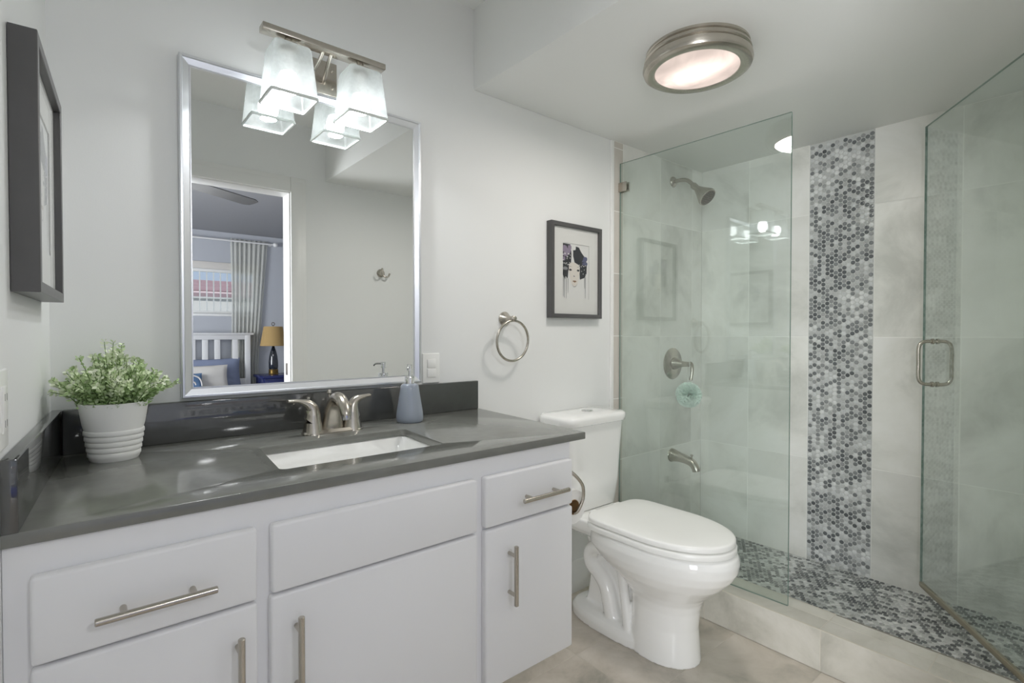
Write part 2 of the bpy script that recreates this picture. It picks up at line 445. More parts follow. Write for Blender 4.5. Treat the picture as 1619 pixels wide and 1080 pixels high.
def pennies(name, O, u, v, W, H, th=0.006, pitch=0.0208, r=0.0093, kind='structure', colsalong='u', clip=None):
    O = Vector(O); u = Vector(u); v = Vector(v); n = u.cross(v)
    bm = NB(); ids = []
    def P(a, b, h): return bm.verts.new(O + u * a + v * b + n * h)
    h = th - 0.0018
    q = [P(0, 0, 0), P(W, 0, 0), P(W, H, 0), P(0, H, 0), P(0, 0, h), P(W, 0, h), P(W, H, h), P(0, H, h)]
    for f in ((3, 2, 1, 0), (4, 5, 6, 7), (0, 1, 5, 4), (1, 2, 6, 5), (2, 3, 7, 6), (3, 0, 4, 7)):
        fc = bm.faces.new([q[k] for k in f]); fc.material_index = 1; ids.append(0.0)
    cp = pitch * math.sqrt(3) / 2; nseg = 14
    nc = int((W - 0.002) // cp)
    off = (W - (nc - 1) * cp) / 2
    for c in range(nc):
        k = 0
        while True:
            b = (0.5 if c % 2 else 0) * pitch + pitch * 0.52 + k * pitch; k += 1
            if b > H - r * 0.9: break
            a = off + c * cp
            p3 = O + u * a + v * b
            t = 0.54 + 0.42 * noise.noise(p3 * 7.0) + random.uniform(-0.5, 0.46)
            t = min(1, max(0, t))
            tilt = (random.uniform(-1, 1) * 0.012, random.uniform(-1, 1) * 0.012)
            rings = []
            for rr, hh in ((r, h - 0.0005), (r, th - 0.0009), (r * 0.93, th - 0.0002), (r * 0.8, th)):
                rings.append([P(a + rr * math.cos(2 * math.pi * s / nseg), b + rr * math.sin(2 * math.pi * s / nseg), hh + rr * (tilt[0] * math.cos(2 * math.pi * s / nseg) + tilt[1] * math.sin(2 * math.pi * s / nseg))) for s in range(nseg)])
            for i in range(3):
                for s in range(nseg):
                    bm.faces.new((rings[i][s], rings[i][(s + 1) % nseg], rings[i + 1][(s + 1) % nseg], rings[i + 1][s])); ids.append(t)
            bm.faces.new(rings[3]); ids.append(t)
    o = mk(name, bm, ['penny', 'grout_light'], None, 50, kind=kind, origin=(0, 0, 0))
    settid(o, lambda i: ids[i])
    return o

# ------------------------------------------------------------------ room dimensions (metres, floor z = 0, camera above the origin)
CZ = 1.18
YW = 1.64            # vanity wall
XE = 2.794           # shower end wall (tile face)
YF = 0.04            # wall with the doorway
ZC, ZS = 2.417, 2.112  # high ceiling, lowered ceiling
XS = 1.172           # where the lowered ceiling starts
XG = 2.08            # glass line on the curb
LT = math.atan(0.062)
def LX(y): return -0.054 + (y - YW) * 0.062
LN = Vector((1, -0.062, 0)).normalized(); LU = Vector((0.062, 1, 0)).normalized()
def LW(s, d, z):     # point by the left wall: s along Y, d out from the wall
    return Vector((LX(s), s, z)) + LN * d
YB = -3.86           # bedroom far wall
XBL, XBR = -2.3, 3.2

# walls
bm = box(NB(), -0.30, 2.95, YW, YW + 0.12, -0.1, 2.5); struct('wall_back', bm, 'wall')
bm = prism(NB(), [(LX(-0.08), -0.08), (LX(YW), YW), (LX(YW) - 0.15, YW), (LX(-0.08) - 0.15, -0.08)], -0.1, 2.5); struct('wall_left', bm, 'wall')
bm = box(NB(), XE + 0.008, 2.95, -0.08, YW, -0.1, 2.5); struct('wall_right', bm, 'walltile')
DX0, DX1, DZ = -0.13, 0.957, 2.005
bm = NB()
box(bm, DX1 + 0.018, 2.95, -0.08, YF, 0.0, 2.5)
box(bm, DX0 - 0.03, DX1 + 0.018, -0.08, YF, DZ + 0.018, 2.5)
struct('wall_front', bm, 'wall')
# ceilings
bm = box(NB(), -0.30, XS, -0.08, YW, ZC, 2.55); struct('ceiling', bm, 'ceil')
bm = box(NB(), XS, XE + 0.01, YF, YW, ZS, 2.54, 0.003); struct('ceiling_soffit', bm, 'ceil')
# floor
tiles('floor', (-0.12, 0.0, -0.008), (1, 0, 0), (0, 1, 0), [0, 0.29, 0.90, 1.51, 2.095], [0.0, 0.075, 0.38, 0.69, 1.0, 1.305, 1.61, 1.64], 'floortile', gap=0.0026, grout='grout_floor')
bm = box(NB(), -0.3, 2.9, -0.08, YW, -0.10, -0.009); struct('floor_slab', bm, 'grout')
# shower tiles on the vanity wall
tiles('wall_shower', (XG - 0.012, YW, 0.045), (1, 0, 0), (0, 0, 1), [0, 0.317, 0.622, XE - XG + 0.012], [0, 0.513, 1.118, 1.723, ZS - 0.045], 'walltile')
zb = [0.0, 0.25, 0.556, 0.86, 1.167, 1.472, 1.774, 2.08, ZS]
tiles('trim_1', (1.998, YW, 0.0), (1, 0, 0), (0, 0, 1), [0, XG - 1.998 - 0.012], zb, 'strip')
bm = box(NB(), 1.976, 1.998, YW - 0.011, YW, 0.145, ZS, 0.004); struct('trim_2', bm, 'trim')
# shower end wall, mosaic stripe
def endtile(name, y0, y1, cuts=()):
    ub = sorted([0.0] + [c for c in cuts] + [y1 - y0])
    # u runs towards -Y so that the normal points to -X
    return tiles(name, (XE + 0.008, y1, 0.045), (0, -1, 0), (0, 0, 1), ub, [0, 0.513, 1.118, 1.723, ZS - 0.045], 'walltile')
endtile('wall_right_tiles', 1.0525, YW - 0.008, (0.278,))
endtile('wall_right_tiles', YF + 0.008, 0.7765, (0.309, 0.618))
pennies('trim_3', (XE + 0.008, 1.0525, 0.045), (0, -1, 0), (0, 0, 1), 0.276, ZS - 0.045, th=0.0075)
# shower side of the doorway wall
tiles('wall_front_tiles', (XE, YF, 0.045), (-1, 0, 0), (0, 0, 1), [0, 0.1, 0.405, 0.71], [0, 0.513, 1.118, 1.723, ZS - 0.045], 'walltile')
# shower floor and curb
pennies('floor_shower', (XG + 0.05, YF, 0.040), (1, 0, 0), (0, 1, 0), XE - XG - 0.046, YW - 0.008 - YF, th=0.012)
XC0, XC1 = 1.975, 2.135
bm = NB(); box(bm, XC0 + 0.008, XC1 - 0.008, YF, YW, -0.02, 0.137); curb = struct('floor_curb', bm, 'grout_floor')
tiles('curb_face', (XC0 + 0.008, YW, 0.0), (0, -1, 0), (0, 0, 1), [0, 0.0651, 0.505, 0.944, 1.6], [0, 0.1455], 'curbtile', gap=0.0020, grout='grout_floor', parent=curb, kind=None)
tiles('curb_top', (XC0 + 0.0082, YF, 0.137), (1, 0, 0), (0, 1, 0), [0, 0.082, XC1 - XC0 - 0.0082], [0, 0.06, 0.36, 0.66, 1.16, 1.6], 'curbtile', gap=0.0020, grout='grout_floor', parent=curb, kind=None)
tiles('curb_back', (XC1 - 0.008, YF, 0.045), (0, 1, 0), (0, 0, 1), [0, 0.36, 0.66, 1.16, 1.6], [0, 0.1], 'curbtile', gap=0.0020, grout='grout_floor', parent=curb, kind=None)

# baseboard behind the toilet
bm = NB()
t_ = [(0, 0), (0.014, 0), (0.014, 0.085), (0.009, 0.094), (0.009, 0.125), (0.004, 0.138), (0, 0.138)]
prism(bm, [(-a, b) for a, b in t_], 1.13, 1.975, mat=Matrix(((0, 0, 1, 0), (1, 0, 0, YW), (0, 1, 0, 0), (0, 0, 0, 1))))
struct('baseboard_back', bm, 'trim')

# doorway casing and jambs (seen in the mirror)
bm = NB()
box(bm, DX1, DX1 + 0.018, -0.08, YF, 0, DZ + 0.018, 0.001)
jamb = struct('trim_4', bm, 'trim')
bm = NB(); box(bm, DX1 - 0.003, DX1 + 0.001, -0.035, -0.010, 0.93, 1.0, 0.0008); mk('strike_plate', bm, 'nickd', jamb)
bm = NB(); box(bm, DX0 - 0.018, DX1, -0.08, YF, DZ, DZ + 0.018, 0.001); struct('trim_5', bm, 'trim')
def casing(x0, x1, z0, z1): 
    b = NB(); box(b, x0, x1, YF, YF + 0.017, z0, z1, 0.004); return b
bm = NB(); box(bm, DX1 + 0.006, DX1 + 0.094, YF, YF + 0.012, 0, DZ + 0.094, 0.003); box(bm, DX1 + 0.006, DX1 + 0.070, YF + 0.008, YF + 0.018, 0, DZ + 0.07, 0.004); struct('trim_6', bm, 'trim')
bm = NB(); box(bm, DX0, DX1 + 0.0055, YF, YF + 0.012, DZ + 0.006, DZ + 0.094, 0.003); box(bm, DX0, DX1 + 0.0055, YF + 0.008, YF + 0.018, DZ + 0.006, DZ + 0.07, 0.004); struct('trim_7', bm, 'trim')

# ------------------------------------------------------------------ vanity cabinet
YC = 1.047           # face-frame plane
CABZ0, CABZ1 = 0.272, 0.867
def cxr(y): return 1.087 + (y - YC) * 0.075
root = thing('vanity_cabinet', 'white painted vanity cabinet under the gray countertop', 'cabinet', (0.5, 1.34, CABZ0))
bm = NB()
prism(bm, [(LX(YC) + 0.0005, YC), (cxr(YC), YC), (cxr(YC + 0.02), YC + 0.02), (LX(YC + 0.02) + 0.0005, YC + 0.02)], CABZ0, CABZ1 + 0.001, 0.001, 1)
prism(bm, [(cxr(YC) - 0.018, YC + 0.018), (cxr(YC) + 0.0005, YC + 0.018), (cxr(YW), YW - 0.001), (cxr(YW) - 0.018, YW - 0.001)], CABZ0, CABZ1 + 0.001)
prism(bm, [(LX(YC + 0.018) + 0.0005, YC + 0.018), (LX(YC) + 0.018, YC + 0.018), (LX(YW) + 0.018, YW - 0.001), (LX(YW) + 0.0005, YW - 0.001)], CABZ0, CABZ1 + 0.001)
prism(bm, [(LX(YC) + 0.002, YC + 0.018), (cxr(YC) - 0.018, YC + 0.018), (cxr(YW) - 0.018, YW - 0.001), (LX(YW) + 0.001, YW - 0.001)], CABZ0, CABZ0 + 0.018)
box(bm, 0.0, 1.1, YW - 0.02, YW - 0.002, CABZ0, 0.70)
mk('cabinet_body', bm, 'cab', root)
def front(name, x0, x1, z0, z1, label=None):
    b = NB(); box(b, x0, x1, YC - 0.020, YC + 0.002, z0, z1, 0.006, 3)
    return mk(name, b, 'cab', root, label=label)
def bar_handle(parent, p0, p1, s0, s1, r=0.006):
    """bar from p0 to p1 (on the front plane), posts at fractions s0, s1"""
    b = NB(); p0 = Vector(p0); p1 = Vector(p1); o = Vector((0, -0.030, 0))
    d = (p1 - p0).normalized(); e = 0.0012
    x, y, z = basis(d); L_ = (p1 - p0).length
    lathe(b, p0 + o, [(r - e, 0), (r, e), (r, L_ - e), (r - e, L_)], d, 20)
    for s in (s0, s1):
        q = p0.lerp(p1, s)
        lathe(b, q, [(0.0048, 0.0), (0.0048, 0.026)], (0, -1, 0), 16)
    return mk('handle', b, 'nick', parent, 40)
YD = YC - 0.020
dr = front('drawer', -0.060, 0.247, 0.690, 0.822)
bar_handle(dr, (0.013, YD, 0.744), (0.177, YD, 0.744), 0.22, 0.80)
do = front('door', -0.060, 0.247, 0.285, 0.685)
bar_handle(do, (0.213, YD, 0.645), (0.213, YD, 0.475), 0.16, 0.84)
front('false_drawer_front', 0.272, 0.744, 0.692, 0.822)
do = front('door', 0.269, 0.744, 0.285, 0.687)
bar_handle(do, (0.315, YD, 0.648), (0.315, YD, 0.480), 0.17, 0.83)
dr = front('drawer', 0.769, 1.079, 0.694, 0.822)
bar_handle(dr, (0.869, YD, 0.750), (1.034, YD, 0.750), 0.2, 0.8)
do = front('door', 0.769, 1.079, 0.285, 0.688)
bar_handle(do, (0.843, YD, 0.642), (0.843, YD, 0.490), 0.17, 0.83)

# ------------------------------------------------------------------ countertop with sink cut-out, splashes
CT0, CT1 = 0.869, 0.890
SKX, SKY, SHX, SHY = 0.541, 1.293, 0.204, 0.131
def skew(p):  # the cut-out is set slightly out of square with the wall, as the side walls are
    return (p[0] + (p[1] - SKY) * 0.085, p[1])
def slab_hole(bm, outer, inner, z0, z1, bev=0.002):
    t = bmesh.new()
    loops = []
    for z in (z0, z1):
        for lp in (outer, inner): loops.append([t.verts.new((p[0], p[1], z)) for p in lp])
    for k in (0, 2):
        ed = []
        for lp in (loops[k], loops[k + 1]):
            for i in range(len(lp)): ed.append(t.edges.new((lp[i], lp[(i + 1) % len(lp)])))
        bmesh.ops.triangle_fill(t, use_beauty=True, use_dissolve=False, edges=ed)
    for a, b in ((loops[0], loops[2]), (loops[1], loops[3])):
        for i in range(len(a)):
            j = (i + 1) % len(a); t.faces.new((a[i], a[j], b[j], b[i]))
    bmesh.ops.recalc_face_normals(t, faces=t.faces)
    if bev:
        ed = [e for e in t.edges if len(e.link_faces) == 2 and abs(e.verts[0].co.z - e.verts[1].co.z) < 1e-6 and e.calc_face_angle(0) > 1.0]
        bmesh.ops.bevel(t, geom=ed, offset=bev, segments=2, profile=0.5, affect='EDGES')
    merge(bm, t)
bm = NB()
outer = [(LX(1.037) + 0.001, 1.037), (1.142, 1.037), (1.186, YW - 0.001), (LX(YW) + 0.001, YW - 0.001)]
inner = [skew(p) for p in rrect(SKX, SKY, SHX, SHY, 0.016, 5)]
slab_hole(bm, outer, inner, CT0, CT1)
ct = mk('countertop', bm, 'quartz', None, 30, label='polished dark gray quartz countertop on the white vanity cabinet', cat='countertop')
SPZ = 0.998
bm = NB(); prism(bm, [(LX(1.62) + 0.0215, 1.6205), (1.1785, 1.6205), (1.18, YW - 0.001), (LX(YW) + 0.0215, YW - 0.001)], CT1, SPZ, 0.003, 3)
mk('backsplash', bm, 'splash', ct)
bm = NB(); prism(bm, [(LX(1.035) + 0.001, 1.035), (LX(1.035) + 0.021, 1.035), (LX(YW) + 0.021, YW - 0.001), (LX(YW) + 0.001, YW - 0.001)], CT1, SPZ, 0.002, 2)
mk('side_splash', bm, 'splash', ct)
# sink
bm = NB()
rings = []
def srect(hx, hy, r, z): return [Vector((skew(p)[0], skew(p)[1], z)) for p in rrect(SKX, SKY, hx, hy, r, 6)]
rings = [srect(SHX + 0.02, SHY + 0.02, 0.03, 0.8685), srect(SHX + 0.004, SHY + 0.004, 0.02, 0.8685), srect(SHX + 0.001, SHY + 0.001, 0.022, 0.865),
         srect(SHX - 0.004, SHY - 0.004, 0.03, 0.83), srect(SHX - 0.012, SHY - 0.012, 0.04, 0.765), srect(SHX - 0.03, SHY - 0.03, 0.04, 0.742), srect(SHX - 0.07, SHY - 0.06, 0.04, 0.735), srect(0.03, 0.03, 0.028, 0.731)]
loft(bm, rings, False, True)
sink = mk('sink', bm, 'porc', None, 50, label='white rectangular undermount sink set into the gray countertop', cat='sink')
bm = NB(); lathe(bm, (SKX, SKY, 0.7315), [(0.022, 0), (0.022, 0.002), (0.017, 0.004), (0.016, 0.002), (0.014, 0.005), (0.002, 0.006)], n=24); mk('drain', bm, 'chrome', sink, label='chrome drain')

# ------------------------------------------------------------------ faucet
FX, FY = 0.572, 1.515
root = thing('faucet', 'brushed nickel two-handle faucet behind the sink', 'faucet', (FX, FY, CT1))
bm = NB()
sec = lambda hx, hy, z: [Vector((p[0], p[1], z)) for p in rrect(FX, FY, hx, hy, hy * 0.98, 8)]
loft(bm, [sec(0.090, 0.028, CT1), sec(0.090, 0.028, CT1 + 0.004), sec(0.084, 0.023, CT1 + 0.012)])
mk('base', bm, 'nick', root)
for s in (-1, 1):
    hx = FX + s * 0.058
    bm = NB()
    lathe(bm, (hx, FY, CT1), [(0.030, 0.0), (0.029, 0.004), (0.0255, 0.026), (0.0245, 0.034)], n=28)
    mk('handle_base', bm, 'nick', root, 40)
    bm = NB()
    k_ = 1.28 if s < 0 else 1.0
    P = [(hx, FY, CT1 + 0.034), (hx, FY, CT1 + 0.056), (hx + s * 0.003, FY - 0.001, CT1 + 0.074), (hx + s * 0.013 * k_, FY - 0.002, CT1 + 0.088), (hx + s * 0.032 * k_, FY - 0.004, CT1 + 0.096), (hx + s * 0.056 * k_, FY - 0.006, CT1 + 0.099)]
    tube(bm, P, [0.0240, 0.0215, 0.0175, 0.0135, 0.0110, 0.0095], 16, 6, squash=(1, 1))
    for v in bm.verts:      # flatten the lever towards its tip
        d = s * (v.co.x - hx)
        if d > 0.01:
            k = min(1, (d - 0.01) / 0.03)
            zc = CT1 + 0.092 + min(0.010, (d - 0.012) * 0.28)
            v.co.z = v.co.z * (1 - 0.5 * k) + zc * 0.5 * k
    mk('lever', bm, 'nick', root, 50)
bm = NB()
# spout: broad at the base, arching forward over the sink
prof = [(FY + 0.006, CT1 + 0.006, 0.034, 0.026), (FY + 0.004, CT1 + 0.03, 0.031, 0.026), (FY, CT1 + 0.058, 0.026, 0.025), (FY - 0.012, CT1 + 0.085, 0.0215, 0.023), (FY - 0.036, CT1 + 0.101, 0.019, 0.019),
        (FY - 0.062, CT1 + 0.099, 0.0175, 0.0165), (FY - 0.083, CT1 + 0.086, 0.0165, 0.0155), (FY - 0.096, CT1 + 0.068, 0.0158, 0.0150), (FY - 0.099, CT1 + 0.058, 0.0150, 0.0145)]
rings = []
pp = crom([(0, a[0], a[1]) for a in prof], 4)
for i, p in enumerate(pp):
    d = (pp[min(i + 1, len(pp) - 1)] - pp[max(i - 1, 0)]).normalized(); nrm = Vector((0, -d.z, d.y))
    f = i / (len(pp) - 1) * (len(prof) - 1); a = prof[int(min(f, len(prof) - 2))]; b = prof[int(min(f, len(prof) - 2)) + 1]; t = f - int(min(f, len(prof) - 2))
    rx = a[2] + (b[2] - a[2]) * t; ry = a[3] + (b[3] - a[3]) * t
    rings.append([Vector((FX, p.y, p.z)) + Vector((1, 0, 0)) * rx * math.cos(2 * math.pi * k / 24) + nrm * ry * math.sin(2 * math.pi * k / 24) for k in range(24)])
loft(bm, rings)
sp = mk('spout', bm, 'nick', root, 50)
bm = NB(); lathe(bm, (FX, FY - 0.0985, CT1 + 0.048), [(0.0115, 0), (0.013, 0.001), (0.013, 0.012)], n=24); mk('aerator', bm, 'chrome', sp, 40)
bm = NB(); tube(bm, [(FX, FY + 0.02, CT1 + 0.05), (FX, FY + 0.028, CT1 + 0.11)], 0.0028, 10); lathe(bm, (FX, FY + 0.028, CT1 + 0.108), [(0.004, 0), (0.007, 0.004), (0.006, 0.012), (0.003, 0.014)], n=16); mk('lift_rod', bm, 'nick', root, 40)

# ------------------------------------------------------------------ soap dispenser
SX, SY = 0.832, 1.527
root = thing('soap_dispenser', 'slate gray ceramic soap dispenser with chrome pump, right of the faucet', 'soap dispenser', (SX, SY, CT1))
bm = NB(); lathe(bm, (SX, SY, CT1), [(0.040, 0), (0.0435, 0.004), (0.0445, 0.014), (0.043, 0.032), (0.0385, 0.06), (0.0335, 0.09), (0.0305, 0.110), (0.028, 0.120), (0.022, 0.125), (0.016, 0.126)], n=40); mk('bottle', bm, 'soap', root, 50)
bm = NB(); lathe(bm, (SX, SY, CT1 + 0.126), [(0.0165, 0), (0.0165, 0.022), (0.0155, 0.024), (0.006, 0.0245)], n=28); mk('collar', bm, 'chrome', root, 40)
bm = NB(); lathe(bm, (SX, SY, CT1 + 0.150), [(0.0045, 0), (0.0045, 0.016), (0.0085, 0.017), (0.0085, 0.036), (0.0075, 0.038), (0.001, 0.0385)], n=24)
tube(bm, [(SX, SY, CT1 + 0.182), (SX - 0.010, SY - 0.012, CT1 + 0.183), (SX - 0.019, SY - 0.024, CT1 + 0.181), (SX - 0.023, SY - 0.029, CT1 + 0.174)], [0.004, 0.0038, 0.0034, 0.003], 12, 4)
mk('pump', bm, 'chrome', root, 40)

# ------------------------------------------------------------------ potted plant
PX, PY = 0.060, 1.512
root = thing('potted_plant', 'small variegated green plant in a ribbed white pot in the counter corner', 'plant', (PX, PY, CT1))
bm = NB()
pr = [(0.044, 0.0), (0.0465, 0.003)]
H0, H1, r0, r1 = 0.003, 0.132, 0.0475, 0.0660
def pr_at(h): return r0 + (r1 - r0) * (h - H0) / (H1 - H0)
for i in range(5):
    h = 0.014 + i * 0.0125
    pr += [(pr_at(h - 0.0055) , h - 0.0055), (pr_at(h) + 0.0012, h - 0.003), (pr_at(h) + 0.0012, h + 0.003), (pr_at(h + 0.0048), h + 0.0052), (pr_at(h + 0.006) - 0.0018, h + 0.0062)]
pr += [(pr_at(0.082), 0.084), (pr_at(0.131), 0.131), (pr_at(0.131) - 0.0015, 0.1325), (pr_at(0.131) - 0.004, 0.131), (pr_at(0.1) - 0.004, 0.105)]
lathe(bm, (PX, PY, CT1), pr, n=56, cap1=False); mk('pot', bm, 'pot', root, 40)
bm = NB(); lathe(bm, (PX, PY, CT1 + 0.108), [(0.0575, 0), (0.0575, 0.006), (0.03, 0.009), (0.001, 0.010)], n=32); mk('soil', bm, 'soil', root, 60)
bs, bl = NB(), NB(); lid_ = []
def leaf(p, d, ln, wd, tv):
    d = d.normalized(); x, y, _ = basis(d)
    a = random.uniform(0, 6.28); sd = x * math.cos(a) + y * math.sin(a); nr = d.cross(sd)
    pts = [(0, 0, 0), (0.35, 0.5, 0.06), (0.7, 0.42, 0.02), (1.0, 0, -0.12), (0.7, -0.42, 0.02), (0.35, -0.5, 0.06)]
    vs = [bl.verts.new(p + d * (q[0] * ln) + sd * (q[1] * wd) + nr * (q[2] * ln)) for q in pts]
    md = bl.verts.new(p + d * (0.5 * ln) + nr * (-0.03 * ln))
    for i in range(6):
        bl.faces.new((vs[i], vs[(i + 1) % 6], md)); lid_.append(tv)
NST = 150
for s in range(NST):
    a = s * 2.39996; q = math.sqrt((s + 0.5) / NST)
    rb = 0.050 * q
    b0 = Vector((PX + rb * math.cos(a), PY + rb * math.sin(a), CT1 + 0.112))
    lean = 0.92 * q ** 1.5
    ht = (0.165 - 0.062 * q) * random.uniform(0.72, 1.06)
    if s in (3, 11): ht *= 1.12
    out = Vector((math.cos(a), math.sin(a), 0))
    side = Vector((random.uniform(-1, 1), random.uniform(-1, 1), 0)) * 0.02
    p1 = b0 + Vector((0, 0, ht * 0.45)) + out * (ht * 0.35 * lean) + side * 0.4
    tip = b0 + Vector((0, 0, ht * (1 - 0.42 * lean))) + out * (ht * 0.72 * lean) + side
    path = crom([b0, p1, tip], 8)
    tube(bs, [path[0], path[4], path[8], path[12], path[16]], [0.0012, 0.0008], 5)
    nl = 17
    base_t = random.uniform(0.35, 0.85)
    for k in range(nl):
        t = 0.08 + 0.92 * k / (nl - 1)
        f = t * (len(path) - 1); i = min(int(f), len(path) - 2); p = path[i].lerp(path[i + 1], f - i)
        dd = (path[i + 1] - path[i]).normalized()
        az = k * 2.4 + random.uniform(-.3, .3); x, y, _ = basis(dd)
        o = x * math.cos(az) + y * math.sin(az)
        for sg in (1, -1):
            d = dd * random.uniform(0.45, 0.9) + o * sg
            leaf(p, d, random.uniform(0.010, 0.0155) * (1.1 - 0.35 * t), random.uniform(0.005, 0.0075), min(1, max(0, base_t + 0.42 * t - 0.18 + random.uniform(-0.16, 0.16))))
mk('stems', bs, 'stem', root, 60)
o = mk('foliage', bl, 'leaf', root, 60); settid(o, lambda i: lid_[i]); o['kind'] = 'stuff'

# ------------------------------------------------------------------ mirror
MX0, MX1, MZ0, MZ1 = 0.207, 0.928, 1.007, 1.918
root = thing('wall_mirror', 'large rectangular wall mirror in a silver frame above the backsplash', 'mirror', (0.5675, YW, MZ0))
bm = NB()
def ring_at(ins, y): return [Vector((MX0 + ins, y, MZ0 + ins)), Vector((MX1 - ins, y, MZ0 + ins)), Vector((MX1 - ins, y, MZ1 - ins)), Vector((MX0 + ins, y, MZ1 - ins))]
loft(bm, [ring_at(0, YW - 0.0005), ring_at(0, YW - 0.024), ring_at(0.002, YW - 0.026), ring_at(0.0065, YW - 0.026), ring_at(0.0085, YW - 0.0225), ring_at(0.0235, YW - 0.0175), ring_at(0.0250, YW - 0.0185), ring_at(0.0275, YW - 0.0185), ring_at(0.0285, YW - 0.013)], False, False)
mk('frame', bm, 'silver', root, 20, label='silver beveled frame')
bm = NB(); box(bm, MX0 + 0.02, MX1 - 0.02, YW - 0.0165, YW - 0.001, MZ0 + 0.02, MZ1 - 0.02)
mk('mirror_glass', bm, 'mirror', root, None)

# ------------------------------------------------------------------ vanity light
LZ = CZ
root = thing('vanity_light', 'brushed nickel bar wall light with two frosted square shades above the mirror', 'wall light', (0.56, YW, 1.92))
bm = NB(); box(bm, 0.497, 0.632, YW - 0.018, YW - 0.0005, 1.9205, 2.025, 0.003); 
for px in (0.512, 0.617):
    for pz in (1.945, 2.0): lathe(bm, (px, YW - 0.018, pz), [(0.004, 0), (0.004, 0.002), (0.001, 0.0035)], (0, -1, 0), 12)
mk('back_plate', bm, 'nick', root)
bm = NB(); box(bm, 0.384, 0.738, 1.5, 1.538, 1.996, 2.013, 0.0015); mk('bar', bm, 'nick', root)
bm = NB(); tube(bm, [(0.54, YW - 0.017, 1.955), (0.545, 1.60, 1.960), (0.552, 1.55, 1.985), (0.553, 1.525, 2.0)], 0.0055, 12, 5); tube(bm, [(0.59, YW - 0.017, 1.955), (0.585, 1.60, 1.960), (0.578, 1.55, 1.985), (0.577, 1.525, 2.0)], 0.0055, 12, 5); mk('arm', bm, 'nick', root, 50)
bulbs = []
for cx in (0.455, 0.665):
    cy = 1.522
    bm = NB()
    lathe(bm, (cx, cy, 1.962), [(0.021, 0.0), (0.021, 0.012), (0.034, 0.013), (0.034, 0.0165), (0.010, 0.018), (0.010, 0.036)], n=28)
    mk('fitter', bm, 'nick', root, 40)
    bm = NB()
    def sq(h, z, r): return [Vector((p[0], p[1], z)) for p in rrect(cx, cy, h, h, r, 5)]
    hb, ht_ = 0.0625, 0.0505
    loft(bm, [sq(0.024, 1.9705, 0.02), sq(ht_ - 0.008, 1.9705, 0.014), sq(ht_ - 0.002, 1.968, 0.014), sq(ht_, 1.960, 0.012), sq(hb, 1.826, 0.008)], False, False)
    sh = mk('glass_shade', bm, 'frost', root, 40)
    bm = NB(); loft(bm, [sq(hb - 0.0035, 1.830, 0.006), sq(hb + 0.0012, 1.830, 0.009), sq(hb + 0.0018, 1.8265, 0.009), sq(hb + 0.0008, 1.8235, 0.009), sq(hb - 0.0035, 1.8235, 0.006), sq(hb - 0.0035, 1.830, 0.006)], False, False); mk('rim', bm, 'frostrim', sh, 60)
    bm = NB(); lathe(bm, (cx, cy, 1.843), [(0.002, 0.0), (0.012, 0.0025), (0.021, 0.008), (0.0275, 0.018), (0.0295, 0.03), (0.027, 0.045), (0.021, 0.060)], n=28); mk('bulb', bm, 'bulb', root, 60, label='lit white bulb')
    bm = NB(); lathe(bm, (cx, cy, 1.843), [(0.0215, 0.0602), (0.0165, 0.075), (0.0140, 0.09), (0.013, 0.119)], n=24); mk('bulb_neck', bm, 'plast', root, 60)
    vd = bpy.data.lights.new('vanity_lamp', 'AREA'); vd.shape = 'DISK'; vd.size = 0.045; vd.energy = VAN_W; vd.color = (0.97, 0.99, 1.0)
    vo = bpy.data.objects.new('vanity_lamp', vd); COL.objects.link(vo); vo.location = (cx, cy, 1.8405)

